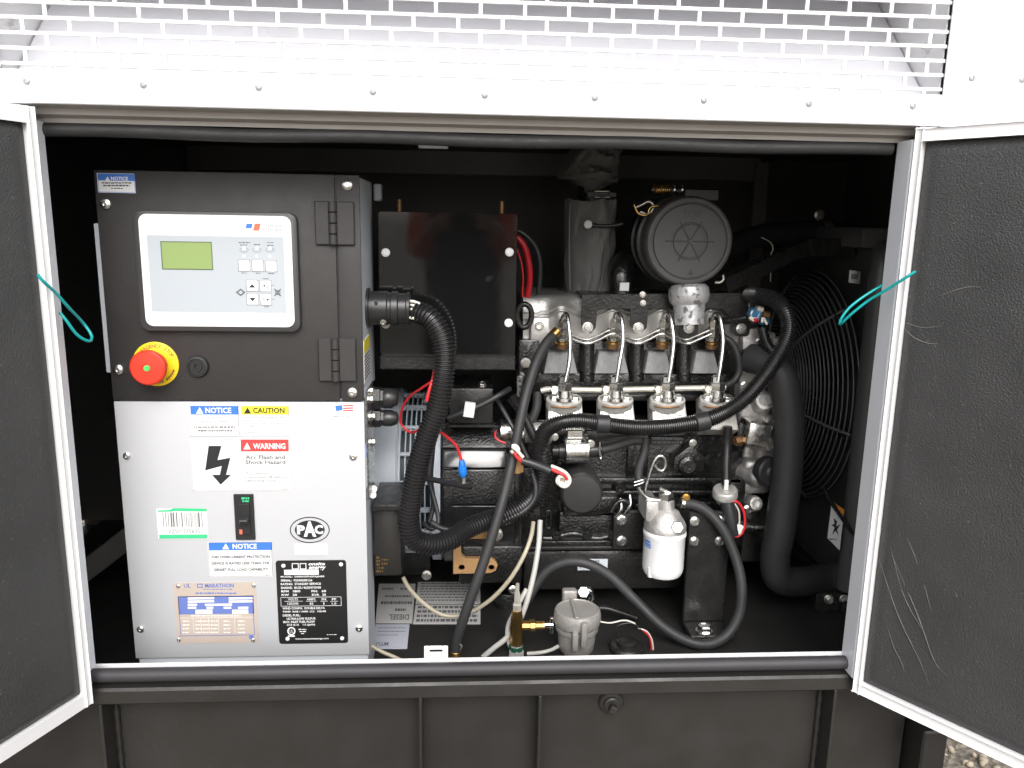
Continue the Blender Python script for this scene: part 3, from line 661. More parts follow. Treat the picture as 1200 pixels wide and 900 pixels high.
for st, x, x2, y in (('VOLTS', 337.5, 349, 701), ('AMPS', 359.4, 369.6, 701), ('PH', 377, 382, 701), ('PF', 389, 394, 701), ('120/240', 337, 349.6, 706), ('83', 363, 367, 706), ('1', 379, 380, 706), ('1.0', 389, 394, 706)): p_.text(st, x, y, x2, y+2.6, .01)
for x, x2 in ((333.6, 354.6), (358.6, 371), (375.6, 384), (387, 396)): p_.box(x, 704.4, x2, 704.8)
p_.ring(341.5, 739.6, 4.8, 4.8, 1.4, 20).text('UL', 339.4, 737.8, 343.6, 741.4).box(337.4, 744.6, 345.6, 746.2).fine(350, 737, 359, 738.4).fine(351, 739.4, 358.6, 740.8).fine(353, 742, 357, 743.2).fine(383, 743.2, 395, 744.2)
p_.done('plate_lettering', 'ink_white', s_)
for x, y in ((332.2, 663), (399.6, 661.4), (337, 748.6), (401, 748)): inst('rivet', SCREW_W, P(x, y, Ys), s_, (0, 0, 0), S(2.6, CY))
# little flag sticker
s_ = sticker('flag_sticker', 392, 473.6, 417, 490.5, FYc, 'label_white', CB); Ys = FYc-.0008
Print(Ys-.0003).poly([(392.8, 475.6), (401, 474.8), (401.6, 480.6), (394, 482)]).done('flag_field', 'notice_blue', s_)
p_ = Print(Ys-.0003)
for k in range(3): p_.poly([(402, 475+2.9*k), (414, 474.4+2.9*k), (414, 475.9+2.9*k), (402, 476.4+2.9*k)])
p_.done('flag_stripes', 'warning_red', s_); Print(Ys-.0003).text('MADE IN THE USA', 391.4, 487.2, 416, 489.2).done('lettering', 'ink', s_)
# stickers on the cabinet's side, facing the engine
def side_sticker(name, y0, y1, z0, z1, m): return obj(name, MB().box(CX1+.0001, CX1+.001, y0, y1, z0, z1), m, CB)
za, zb = P(432, 401, CY).z, P(432, 452, CY).z
s_ = side_sticker('side_sticker', .135, .215, zb, za, 'label_white'); obj('header', MB().box(CX1+.001, CX1+.0014, .136, .214, za-.022, za-.001), 'caution_yellow', s_)
mb = MB()
for k in range(7): mb.box(CX1+.001, CX1+.0014, .14, .21, za-.03-.0062*k, za-.027-.0062*k)
obj('fine_print', mb, 'ink_grey', s_)
za, zb = P(436, 525, CY).z, P(436, 575, CY).z
s_ = side_sticker('side_sticker', .135, .215, zb, za, 'label_white'); obj('header', MB().box(CX1+.001, CX1+.0014, .136, .214, za-.022, za-.001), 'notice_blue', s_)
mb = MB()
for k in range(6): mb.box(CX1+.001, CX1+.0014, .14, .21, za-.03-.0062*k, za-.027-.0062*k)
obj('fine_print', mb, 'ink_grey', s_)
# bracket clip at the top of the side, nuts on the side plate
p = PX(438, 218, CX1); obj('corner_clip', MB().box(CX1+.0001, CX1+.014, p.y-.01, p.y+.02, CZ1-.034, CZ1-.004, .002), 'label_grey', CB)
obj('side_plate', MB().box(CX1+.0001, CX1+.004, .14, .24, P(440, 575, .19).z, P(440, 452, .19).z, .001), 'bright_zinc', CB)
for y in (458, 468, 488, 518): inst('nut', BOLT, PX(433.5 if y < 480 else 436, y, CX1+.0045), CB, (0, 0, R(90)), .006)
# round multi-pin connector and cable glands on the side
a = PX(434, 362, CX1); Yc = .20; za = P(440, 361, Yc).z
cn = obj('round_connector', MB().lathe([(.034, .0), (.034, .004), (.029, .005), (.029, .034), (.027, .036), (.0265, .04), (.029, .042), (.029, .052), (.0255, .054), (.0255, .066), (.0275, .068), (.0275, .072), (.023, .074)], (CX1+.0002, Yc, za), (1, 0, 0), 32), 'plastic_black', CB)
inst('screw', SCREW, (CX1+.03, Yc-.031, za-.02), cn, (R(30), 0, 0), .006)
obj('connector_pin', MB().cyl((CX1+.018, Yc-.0292, za+.012), (CX1+.018, Yc-.031, za+.012), .003, 10), 'ink', cn)
mb = MB()
for k in range(7):
    a_ = k*.9; y_ = Yc-.012+.004*math.sin(a_*2); z_ = za+.014-.0045*k
    mb.tube([(CX1+.066, y_, z_), (CX1+.079, y_-.006, z_+.003*math.sin(k)), (CX1+.09, y_-.004, z_-.004)], .0024, 6, .004)
obj('connector_wires', mb, 'wire_white', cn)
for zc, r_ in ((P(455, 468, .22).z, .021), (P(455, 490, .23).z, .017)):
    o = (CX1+.0045, .23, zc)
    g_ = obj('cable_gland', MB().lathe([(r_, 0), (r_, .012), (r_*.85, .013), (r_*.85, .018)], o, (1, 0, 0), 6).lathe([(r_*.84, .018), (r_*.88, .02), (r_*.88, .032), (r_*.6, .042), (r_*.35, .044)], o, (1, 0, 0), 20), 'plastic_black', CB)
# ================================================================== terminal box above the alternator
TY = .26
TB = thing('terminal_box', 'glossy black alternator terminal box with four white screws', 'terminal box', (-.05, .36, .42))
X0, Z0, X1, Z1 = rect(444, 249, 605, 416, TY)
cvp = obj('cover_plate', MB().rrect(X0, Z0, X1, Z1, .006, TY-.0025, TY, .0006), 'gloss_black', TB)
obj('box_shell', MB().box(X0+.006, X1-.006, TY+.0005, TY+.19, Z0-.004, Z1-.004, .002), 'engine_satin', TB)
za, zb = P(525, 417, TY-.012).z, P(525, 433, TY-.012).z
obj('bottom_lip', MB().box(X0+.001, X1, TY-.016, TY+.1, zb, za-.0005, .002), 'engine_satin', TB)
for x, y in ((452, 296), (597, 295.5), (596, 378.5), (452, 380)): inst('screw', SCREW_W, P(x, y, TY-.0026), cvp, (0, 0, 0), S(5.2, TY))
for x in (468, 588): 
    p = P(x, 248, TY+.06); inst('stud', BOLT, (p.x, TY+.06, Z1-.0045), TB, (R(-90), 0, 0), .005); obj('stud_bolt', MB().cyl((p.x, TY+.06, Z1-.004), (p.x, TY+.06, Z1+.022), .0042, 12), 'copper_rust', TB)
# ================================================================== alternator
AX = .155; AYc = .50; AR = .185             # axis height, axis depth, radius
AL = thing('alternator', 'grey alternator with slotted cooling grille behind the control cabinet', 'alternator', (-.25, AYc, FZ))
xa, xb = CX1+.012, P(516, 640, .32).x
prof = [(AR*.93, 0), (AR*.93, .04), (AR*.90, .042), (AR*.90, xb-xa-.024), (AR*1.03, xb-xa-.022), (AR*1.03, xb-xa)]
obj('housing_rim', MB().lathe([(AR*.99, xb-xa-.020), (AR*1.03, xb-xa-.018), (AR*1.03, xb-xa)], (xa, AYc, AX), (1, 0, 0), 64), 'alternator_grey', AL)
obj('core', MB().lathe([(AR*.86, -.2), (AR*.86, xb-xa-.021)], (xa, AYc, AX), (1, 0, 0), 48), 'winding', AL)
obj('end_band', MB().lathe([(AR*.95, -.2), (AR*.97, -.19), (AR*.97, .020), (AR*.95, .024)], (xa, AYc, AX), (1, 0, 0), 64), 'alternator_grey', AL)
# grille: slats round the core, each its own bar, with hoops
g0, g1 = xa+.025, xb-.021
gl = obj('grille', MB().lathe([(AR*.87, g0-xa-.001), (AR*.95, g0-xa-.0005), (AR*.95, g0-xa+.004), (AR*.87, g0-xa+.0045)], (xa, AYc, AX), (1, 0, 0), 64), 'alternator_grey', AL)
hoopm = []
na = 10
for k in range(na):                        # front half only is ever seen
    a = R(95+170*k/(na-1)); c, s = math.cos(a), math.sin(a)
    M = Matrix.Translation((0, AYc, AX)) @ Matrix.Rotation(a, 4, 'X')
    obj('slat', MB().box(g0+.005, g1, AR*.90, AR*.945, -.0028, .0028, .0008, M=M), 'alternator_grey', gl)
nh = 6
for k in range(1, nh):
    x = g0+.004+(g1-g0-.004)*k/nh
    obj('hoop', MB().lathe([(AR*.905, 0), (AR*.935, .0003), (AR*.935, .0027), (AR*.905, .003)], (x-.0015, AYc, AX), (1, 0, 0), 64), 'alternator_grey', gl)
bolt(500, 674, .33, 5, AL)
mb = MB(); mb.box(-.30, -.1, .56, .68, FZ, FZ+.10, .003); obj('foot', mb, 'engine_satin', AL)

# junction cover below the terminal box, black cowl, bracket box beside the grille
JB = thing('relay_box', 'matte black boxy cover under the terminal box', 'cover', (-.04, .4, .2))
X0, Z0, X1, Z1 = rect(527, 455, 578, 497, .31)
obj('box_body', MB().box(X0, X1, .31, .45, Z0, Z1, .004, 2), 'engine_satin', JB); inst('bolt', BOLT, P(565, 452, .33), JB, (R(-70), 0, 0), .007)
obj('box_lip', MB().box(X0-.004, X1+.004, .306, .45, Z0-.006, Z0-.0005, .001), 'engine_satin', JB)
BB = thing('bracket_box', 'dark brown boxy bracket with small gold print below the alternator', 'bracket', (-.2, .25, FZ))
X0, Z0, X1, Z1 = rect(432, 595, 470, 675, .2)
bb = obj('bracket_body', MB().box(CX1+.004, X1, .20, .30, Z0, Z1, .003, 2), 'tank_black', BB)
obj('bracket_top', MB().box(CX1+.004, X1+.012, .18, .31, Z1+.0005, Z1+.012, .002), 'engine_satin', BB)
Print(.1996).fine(441, 652, 445, 655).fine(441, 656, 446, 659).fine(441, 660, 445, 663).fine(442, 664, 450, 667).fine(447, 655, 455, 657).fine(447, 659, 454, 662).fine(441, 668, 449, 671).done('gold_print', 'brass', BB)
for x, y in ((438, 573), (437, 580)): inst('bolt', BOLT_B, P(x, y, .19), BB, (R(-20), 0, .4), .005)

# ================================================================== diesel engine
EY = .42                                    # plane of the block's near face
EG = thing('diesel_engine', 'black four cylinder diesel engine with silver rocker cover', 'engine', (.3, .55, FZ))
def ebox(name, x0, y0, x1, y1, Y, depth, m='engine_black', bev=.004, parent=None, seg=2):
    X0, Z0, X1, Z1 = rect(x0, y0, x1, y1, Y); return obj(name, MB().box(X0, X1, Y, Y+depth, Z0, Z1, bev, seg), m, parent or EG)
# bell housing, ribbed, between alternator and block
xh0, xh1 = xb+.0015, P(606, 560, .36).x
bh = obj('bell_housing', MB().lathe([(.19, 0), (.195, .006), (.195, .022), (.175, .026), (.168, .09), (.18, xh1-xh0-.02), (.185, xh1-xh0)], (xh0, AYc, AX), (1, 0, 0), 40), 'gloss_cast', EG)
def slope(name, x0, y0, x1, y1, Ya, Yb, m, parent):    # pad whose face leans back towards its top
    a = [P(x0, y1, Ya), P(x1, y1, Ya), P(x1, y0, Yb), P(x0, y0, Yb)]; mb = MB(); A = [mb.b.verts.new(p) for p in a]; B = [mb.b.verts.new(p+Vector((0, .07, 0))) for p in a]
    fs = [mb.b.faces.new(A), mb.b.faces.new(B[::-1])]+[mb.b.faces.new((A[i], B[i], B[(i+1) % 4], A[(i+1) % 4])) for i in range(4)]
    bmesh.ops.recalc_face_normals(mb.b, faces=fs); bmesh.ops.bevel(mb.b, geom=list(fs[0].edges), offset=.004, segments=3, affect='EDGES', profile=.5)
    return obj(name, mb, m, parent)
slope('housing_step', 517, 494, 606, 526, .322, .362, 'gloss_cast', bh); slope('housing_pad', 519, 527, 594, 549, .306, .322, 'pad_black', bh); slope('housing_step', 518, 550, 604, 592, .306, .311, 'gloss_cast', bh); slope('housing_step', 518, 593, 604, 640, .325, .307, 'gloss_cast', bh); ebox('housing_flange', 603, 440, 613, 690, .34, .12, 'engine_black', .003, bh)
for x, y in ((609, 470), (609, 640), (524, 505)): bolt(x, y, .338, 4, bh, BOLT_K)
tm = obj('engine_mount', MB().prism([(P(x, y, .30).x, P(x, y, .30).z) for x, y in ((531, 637), (540, 637), (541, 650), (546, 654), (574, 654), (580, 657), (583, 662), (581, 668), (575, 671), (531, 672))], .296, .31, .0015), 'tan_paint', EG)
ebox('mount_upper', 549, 620, 575, 632, .315, .03, 'tan_paint', .003, tm)
for x in (541, 576): obj('bolt_hole', MB().lathe([(S(4.2, .3), -.0006), (S(3.6, .3), -.001), (S(3.2, .3), -.0006), (0, -.0006)], P(x, 664.5, .2958), (0, 1, 0), 16), 'copper_rust', tm)
ebox('mount_foot', 538, 640, 612, 684, .315, .1, 'engine_black', .005); bolt(580, 626, .30, 8, EG); obj('mount_cup', MB().lathe([(.030, 0), (.034, .01), (.034, .05), (.028, .055)], P(596, 690, .42), (0, 0, -1), 24), 'engine_black', EG)
# block, head
ebox('cylinder_block', 612, 492, 868, 640, EY, .26); ebox('cylinder_head', 612, 400, 878, 455, .455, .20)
ebox('head_deck', 614, 438, 876, 462, .435, .2, 'engine_black', .003)
# ridges, bosses and core plugs that break up the block
for x0, y0, x1, y1, Y in ((615, 505, 655, 545, .405), (690, 560, 870, 568, .40), (690, 575, 870, 581, .395), (745, 590, 800, 600, .39), (800, 500, 850, 512, .41), (610, 548, 640, 620, .40), (655, 600, 745, 642, .385), (660, 588, 705, 606, .375), (852, 560, 872, 640, .40), (735, 520, 760, 560, .405), (820, 588, 845, 602, .385), (696, 582, 725, 606, .385)):
    ebox('block_rib', x0, y0, x1, y1, Y, EY-Y+.02, 'engine_black', .004)
for x, y, r_ in ((632, 572, 8), (726, 571, 7), (840, 569, 7), (752, 565, 5), (866, 520, 8), (760, 598, 6), (640, 610, 6)):
    obj('boss', MB().lathe([(S(r_*1.2, .4), .02), (S(r_, .4), -.006), (S(r_*.8, .4), -.009), (S(r_*.5, .4), -.009), (S(r_*.45, .4), -.005), (0, -.005)], P(x, y, .40), (0, 1, 0), 20), 'engine_black', EG)
# raised triangular governor cover
gv = obj('governor_cover', MB().prism([(P(x, y, .39).x, P(x, y, .39).z) for x, y in ((790, 535), (810, 520), (826, 535), (824, 552), (800, 556), (788, 548))], .385, .42, .004, 2), 'engine_black', EG)
obj('cover_boss', MB().lathe([(S(13, .39), .01), (S(12, .39), -.008), (S(8, .39), -.012), (0, -.011)], P(806, 545, .385), (0, 1, 0), 24), 'engine_black', gv)
bolt(812, 519, .384, 4, gv, BOLT_B); bolt(832, 539, .385, 6, gv, BOLT_K)
ebox('casting_marks', 762, 512, 803, 521, .408, .01, 'engine_satin', .002)
Print(.4075).fine(765, 513, 801, 516).fine(764, 517, 800, 520).done('casting_print', 'ink_grey', EG)
for k, x in enumerate((657, 717, 771, 827)):  # inclined flat bosses; the sky's sheen is put into their grey
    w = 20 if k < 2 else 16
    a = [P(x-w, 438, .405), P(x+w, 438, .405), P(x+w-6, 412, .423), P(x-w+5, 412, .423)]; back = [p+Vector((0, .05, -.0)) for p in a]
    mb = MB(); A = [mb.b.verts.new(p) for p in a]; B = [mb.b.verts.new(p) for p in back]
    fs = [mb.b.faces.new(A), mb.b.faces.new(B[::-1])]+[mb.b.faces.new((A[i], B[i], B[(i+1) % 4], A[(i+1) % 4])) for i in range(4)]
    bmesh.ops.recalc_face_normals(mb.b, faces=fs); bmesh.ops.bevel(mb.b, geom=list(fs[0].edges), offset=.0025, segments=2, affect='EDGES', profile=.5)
    obj('head_boss', mb, 'boss_sky_sheen', EG)
for x in (688, 746, 801):
    obj('head_stud_column', MB().cyl(P(x, 402, .435), P(x, 446, .43), S(9, .43), 16), 'engine_black', EG)
    bolt(x+1, 440, .425, 5, EG, BOLT_K, rot=(R(-50), 0, 0))
bolt(616, 425, .40, 5, EG); ebox('head_lug', 607, 398, 632, 446, .41, .06, 'engine_black', .005)
# rocker cover: pressed metal with a bulge over every injector
inj = (658, 718, 776, 834)
def cover_fn(a, c):
    px = 613+(879-613)*a
    d = min(abs(px-x) for x in inj); bul = math.exp(-(d/13)**2)
    low = 404-20*math.exp(-(d/14)**2)
    if px < 640: low = 404 - (0 if px < 632 else 6)
    py = 346+(low-346)*c
    Y = .452-.020*bul*min(1, c*2.4)-.016*min(1, c*3)**.5
    if .36 < c < .42: Y += .004
    if .42 <= c < .5: Y -= .003
    if c > .97: Y += .01
    return P(px, py, Y)
mb = MB(); mb.grid(cover_fn, 120, 40); obj('rocker_cover', mb, 'cover_metal', EG, 40)
X0, Z0, X1, Z1 = rect(613, 346, 879, 392, .452); obj('cover_top', MB().box(X0, X1, .455, .66, Z0, Z1-.002, .012, 3), 'cover_metal', EG)
obj('cover_tab', MB().prism([(P(x, y, .42).x, P(x, y, .42).z) for x, y in ((622, 372), (643, 372), (645, 398), (640, 404), (627, 404), (621, 398))], .415, .44, .004, 2), 'cover_metal', EG)
obj('cover_sleeve', MB().lathe([(S(5.4, .41), .01), (S(5.4, .41), -.003), (S(4.8, .41), -.004), (S(2.8, .41), -.004), (S(2.5, .41), .004), (0, .004)], P(632, 382, .413), (0, 1, 0), 20), 'bright_zinc', EG)
for x in (690, 750, 806): ebox('cover_rib', x-4, 396, x+4, 412, .432, .02, 'cover_metal', .003)
lo = obj('lifting_eye', MB().tube([P(x, y, .40) for x, y in ((607, 362), (613, 356), (621, 360), (623, 370), (620, 380), (613, 384), (607, 378), (605, 369))], S(3.4, .4), 8, .006, closed=True), 'engine_satin', EG, 60)
# air cleaner bracket on the cover
BYk = .405
br = obj('cleaner_bracket', MB().prism([(P(x, y, BYk).x, P(x, y, BYk).z) for x, y in ((682, 345), (876, 343), (878, 384), (868, 384), (846, 362), (760, 362), (758, 384), (752, 390), (745, 388), (739, 382), (738, 362), (700, 362), (698, 384), (692, 391), (685, 388), (681, 380))], BYk, BYk+.004, .0008), 'engine_satin', EG)
mb = MB(); a = P(682, 345, BYk); b_ = P(876, 343, BYk); mb.box(a.x, b_.x, BYk+.0045, BYk+.11, a.z-.004, a.z, .001); obj('bracket_shelf', mb, 'engine_satin', br)
for x, y in ((688.5, 383.5), (748, 384), (807, 384), (868.5, 385)): bolt(x, y, BYk-.0002, 5.4, EG, BOLT_B)
for x, y in ((753, 345), (753.6, 355)): bolt(x, y, BYk-.0005, 3, EG, BOLT)
X0, Z0, X1, Z1 = rect(797, 362, 818, 398, .41); obj('bracket_leg', MB().rrect(X0, Z0, X1, Z1, .006, .4065, .412), 'engine_satin', br)
X0, Z0, X1, Z1 = rect(860, 374, 878, 394, .41); obj('bracket_leg', MB().rrect(X0, Z0, X1, Z1, .008, .4065, .412), 'engine_satin', br)
# injectors, high pressure pipes, leak-off pipe
for k, x in enumerate(inj):
    y = 386; t = (0, -.35, .94); tilt = 1 if k == 0 else 3
    base = P(x, 405, .412); top = P(x+tilt, 372, .400); ax = (top-base).normalized(); r_ = S(7.6, .4)
    L_ = (top-base).length
    ij = obj('injector', MB().lathe([(r_*.75, L_*.34), (r_, L_*.36), (r_, L_*.62), (r_*.85, L_*.64)], base, ax, 6).lathe([(r_*.62, L_*.62), (r_*.62, L_*.7), (r_*.8, L_*.71), (r_*.8, L_*.88), (r_*.5, L_*.95)], base, ax, 6), 'zinc', EG)
    obj('injector_nut', MB().lathe([(r_*1.02, L_*.2), (r_*1.08, L_*.22), (r_*1.08, L_*.32), (r_*.9, L_*.345)], base, ax, 18), 'bright_zinc', ij)
    obj('copper_seat', MB().lathe([(r_*.95, -L_*.08), (r_*1.0, 0), (r_*.9, L_*.1), (r_*.95, L_*.16)], base, ax, 18), 'copper_rust', ij)
    obj('seal_ring', MB().lathe([(r_*.97, L_*.08), (r_*1.1, L_*.1), (r_*1.1, L_*.13), (r_*.97, L_*.15)], base, ax, 18), 'brass', ij)
    px = (661, 721, 782, 840)[k]
    obj('injector_pipe', MB().tube([P(x+tilt-2, 377, .398), P(x+3, 369, .392), P(x+8 if k else x+6, 368, .384), P(x+11 if k else x+8, 378, .374), P((x+13+px+8)/2 if k else 668, 400, .362), P(px+5 if k else 667, 425, .352), P(px+1.5, 447, .348)], S(2.6, .37), 10, .005), 'bright_zinc', EG, 60)
pts = [P(667, 394, .39)]
for a, b_ in zip(inj, inj[1:]): pts += [P(a+14, 397.5, .392), P((a+b_)/2, 402.5, .396), P(b_-16, 398, .392), P(b_, 391, .388)]
obj('leak_off_pipe', MB().tube(pts, S(1.9, .39), 8, .005), 'bright_zinc', EG, 60); obj('leak_off_pipe', MB().tube([p+Vector((0, .012, .006)) for p in pts], S(1.5, .39), 8, .005), 'zinc', EG, 60)
# feed rail and the four injection pumps
obj('fuel_rail', MB().tube([P(634, 458, .372), P(645, 456, .372), P(700, 457, .372), P(780, 455.5, .372), P(850, 454, .372)], S(3.6, .37), 10, .01), 'rail_metal', EG, 60)
PYp = .37
for k, x in enumerate((661, 721, 782, 840)):
    ip = obj('injection_pump', MB().prism([(-.037, -.040), (.037, -.040), (.033, .03), (-.034, .034)], -.012, .03, .005, 2, M=Matrix.Translation(P(x+1, 483, PYp)) @ Matrix.Rotation(R(-28), 4, 'X')), 'pump_metal', EG)
    ov = [(.036*math.cos(2*math.pi*i/24), .021*math.sin(2*math.pi*i/24)) for i in range(24)]
    Mo = Matrix.Translation(P(x, 470, PYp-.01)) @ Matrix.Rotation(R(-62), 4, 'X')
    obj('retainer', MB().prism(ov, -.006, .014, .002, 2, M=Mo), 'pump_metal', ip)
    c0, c1 = P(x, 470, PYp-.016), P(x+1, 441, PYp-.012); ax = (c1-c0).normalized(); L_ = (c1-c0).length; r_ = S(9.5, PYp)
    obj('delivery_valve', MB().lathe([(r_*1.15, 0), (r_*1.15, L_*.12), (r_*.92, L_*.16), (r_*.92, L_*.42), (r_*1.0, L_*.44)], c0, ax, 20).lathe([(r_*.95, L_*.44), (r_, L_*.47), (r_, L_*.72), (r_*.9, L_*.75)], c0, ax, 6).lathe([(r_*.72, L_*.75), (r_*.78, L_*.77), (r_*.78, L_*.98), (r_*.5, L_*1.06)], c0, ax, 6), 'bright_zinc', ip)
    obj('gasket', MB().tube([P(x, 470, PYp-.018)+Vector((.026*math.cos(q*math.pi/8-math.pi), -.012*abs(math.sin(q*math.pi/8)), -.010)) for q in range(9)], .0018, 6, .004), 'copper_rust', ip)
    for dx, dy in ((-12, 466), (13, 467)): inst('bolt', BOLT_B, P(x+dx, dy, PYp-.012), ip, (R(-62), 0, 0), S(4.6, PYp))
    for dx, dy in ((-12, 484), (13, 484)): inst('bolt', BOLT_B, P(x+dx, dy, PYp-.010), ip, (R(-28), 0, 0), S(4.4, PYp))
    f_ = P(x-12, 457, PYp+.002); obj('banjo_fitting', MB().hexa(f_+Vector((0, .012, .0)), f_+Vector((0, -.014, .004)), S(5, PYp)), 'rail_metal' if k else 'bright_zinc', ip)
# dark line of gallery under the pumps
ebox('pump_gallery', 640, 492, 860, 506, .385, .05, 'engine_black', .004); ebox('pump_gallery', 636, 462, 862, 470, .41, .05, 'engine_black', .003)
# front timing case and water pump castings at the fan end
tc_ = ebox('timing_case', 868, 396, 918, 458, .43, .2, 'cast_aluminium', .006)
for x0, y0, x1, y1, Y in ((866, 452, 900, 500, .40), (890, 470, 925, 560, .42), (872, 540, 905, 580, .40), (868, 505, 885, 600, .43)): ebox('casting', x0, y0, x1, y1, Y, .16, 'cast_aluminium', .012, tc_, 3)
for x, y, r_, Y in ((895, 470, 14, .39), (905, 500, 18, .40), (888, 560, 12, .39), (912, 540, 14, .41), (900, 520, 10, .385), (884, 590, 10, .40)): obj('casting', MB().lathe([(S(r_*1.15, Y), .06), (S(r_*1.05, Y), .004), (S(r_, Y), -.004), (S(r_*.8, Y), -.010), (S(r_*.55, Y), -.011), (S(r_*.5, Y), -.007), (S(r_*.2, Y), -.006), (0, -.006)], P(x, y, Y), (random.uniform(-.5, .1), 1, random.uniform(-.5, .1)), 24), 'cast_aluminium', tc_)
obj('oil_filler_cap', MB().lathe([(S(19, .38), .015), (S(19, .38), -.006), (S(17, .38), -.010), (S(9, .38), -.010), (S(7, .38), -.014), (0, -.014)], P(902, 553, .375), (-.25, 1, -.1), 28), 'plastic_black', tc_)
so = obj('stop_solenoid', MB().box(-.024, .024, -.03, .03, -.024, .024, .005, 2, M=Matrix.Translation(P(884, 506, .37)) @ Matrix.Rotation(R(8), 4, 'Y')), 'bright_zinc', EG)
obj('solenoid_port', MB().lathe([(.005, .0), (.005, -.0012), (0, -.0012)], P(875, 505, .3395), (0, 1, 0), 12), 'ink', so); obj('solenoid_plug', MB().hexa(P(870, 516, .37), P(861, 517, .365), S(6, .37)), 'copper_rust', so)
obj('solenoid_rod', MB().cyl(P(905, 500, .38), P(897, 522, .38), .004, 8), 'chrome', so)
obj('plate_cover', MB().prism([(P(x, y, .415).x, P(x, y, .415).z) for x, y in ((870, 386), (888, 384), (908, 390), (912, 440), (870, 438))], .412, .425, .003, 2), 'cast_aluminium', tc_)
bolt(890, 400, .411, 4, tc_, BOLT_B); bolt(873, 452, .395, 5, tc_, BOLT_B); bolt(876, 597, .39, 5, tc_, BOLT_B)
obj('coolant_neck', MB().cyl(P(893, 421, .40), P(875, 420, .43), S(18, .41), 24, bev=.003), 'engine_satin', EG)
ebox('block_face', 870, 590, 905, 660, .43, .2, 'engine_satin', .01)
obj('drain_spout', MB().cyl(P(872, 617, .40), P(895, 619, .40), S(5, .4), 14, bev=.002), 'bright_zinc', EG)
# oil pan and skirt rail
ebox('oil_pan', 613, 645, 800, 692, .39, .3, 'engine_satin', .01); ebox('pan_rail', 630, 634, 730, 640, .375, .3, 'engine_black', .002); ebox('pan_rail', 612, 640.5, 800, 644.5, .372, .3, 'engine_satin', .002)
for x in (652, 688, 718): bolt(x, 628, .376, 5, EG, BOLT_K)
obj('casting_ripple', MB().tube([P(x, 628+3*math.sin(x*.11), .382) for x in range(636, 726, 6)], S(4, .38), 8, .008, rfun=lambda q: .8+.4*abs(math.sin(q*11))), 'engine_black', EG, 70)
obj('cast_handle', MB().tube([P(x, y, .378) for x, y in ((640, 602), (640, 617), (642, 619), (645, 617), (645, 600), (642, 598))], S(1.4, .38), 8, .005, closed=True), 'engine_black', EG, 60)
ps = sticker('pan_sticker', 677, 655, 712, 668, .3885, 'label_grey', EG); p_ = Print(.3875)
for k in range(11): p_.box(679+2.2*k, 656.4, 680.4+2.2*k, 659)
p_.fine(679, 661, 704, 662.4).fine(679, 664, 702, 665.4).done('sticker_print', 'ink_grey', ps)
obj('oil_sump', MB().lathe([(.075, 0), (.07, .03), (.05, .045), (0, .045)], P(668, 700, .5), (0, 0, -1), 32), 'engine_black', EG)
# oil filter facing the camera
obj('oil_filter', MB().lathe([(S(25, .33), .11), (S(26.5, .33), .10), (S(27, .33), .008), (S(26, .33), .002), (S(23, .33), -.003), (S(10, .33), -.0055), (S(4, .33), -.005), (0, -.006)], P(682, 579, .315), (0, 1, 0), 40), 'canister_black', EG)
# support leg and brackets with bolt heads
zf = FZ; X0, Z0, X1, Z1 = rect(804, 600, 852, 746, .29)
sl = obj('support_leg', MB().box(X0, X1, .29, .302, zf+.021, Z1, .002), 'engine_satin', EG)
obj('leg_foot', MB().box(X0, X1+.004, .232, .302, zf+.012, zf+.0205, .002), 'engine_satin', sl); obj('leg_web', MB().box(X1-.008, X1-.001, .303, .44, zf+.021, Z1, .002), 'engine_satin', sl)
obj('isolator', MB().lathe([(.035, 0), (.04, .003), (.04, .009), (.035, .0115)], ((X0+X1)/2, .275, zf), (0, 0, 1), 24), 'rubber', sl)
for x, y in ((814, 611), (843, 610), (813.5, 634.5), (843.5, 634)): bolt(x, y, .2898, 5.2, sl, BOLT_B)
p = PZ(825, 740, zf+.0207); inst('bolt', BOLT_B, (p.x, p.y, zf+.0207), sl, (R(-90), 0, 0), S(9, .3))
fb = ebox('filter_bracket', 719, 602, 752, 644, .36, .008, 'engine_satin', .002)
for x, y in ((728.5, 609.5), (728.5, 634)): bolt(x, y, .3598, 5.6, fb, BOLT_B)
ebox('filter_arm', 735, 598, 808, 640, .365, .006, 'engine_satin', .002)
for x, y in ((727, 596), (738, 592)): obj('chrome_lever', MB().tube([P(x, y-12, .36), P(x+1, y, .352), P(x-6, y+10, .355)], .0035, 8, .005), 'chrome', EG, 60)
obj('hook_bracket', MB().tube([P(x, y, .35) for x, y in ((716, 600), (722, 590), (730, 586), (736, 590))], S(3, .35), 8, .006), 'engine_black', EG, 60)
# ================================================================== air cleaner and exhaust
AC = thing('air_cleaner', 'round dark grey air cleaner canister with embossed spokes on its lid', 'air filter', P(812, 345, .42))
ACY = .37; o = P(808.5, 283, ACY); r_ = S(52.5, ACY)
ld = obj('lid', MB().lathe([(r_*.99, .055), (r_*1.0, .05), (r_*1.0, .012), (r_*.985, .005), (r_*.95, .001), (r_*.90, 0), (r_*.86, .0005), (r_*.845, .004), (r_*.83, .004), (r_*.81, .001), (r_*.42, .0005), (r_*.405, .0032), (r_*.375, .0032), (r_*.36, .001), (r_*.05, .001), (r_*.04, -.001), (0, -.001)], o, (0, 1, 0), 56), 'filter_plastic', AC)
obj('canister', MB().lathe([(r_*1.02, .056), (r_*1.06, .058), (r_*1.06, .068), (r_*1.02, .07), (r_*1.02, .105), (r_*1.07, .107), (r_*1.07, .118), (r_*.98, .12), (r_*.96, .21), (r_*.8, .225), (0, .225)], o, (0, 1, 0), 48), 'plastic_black', AC)
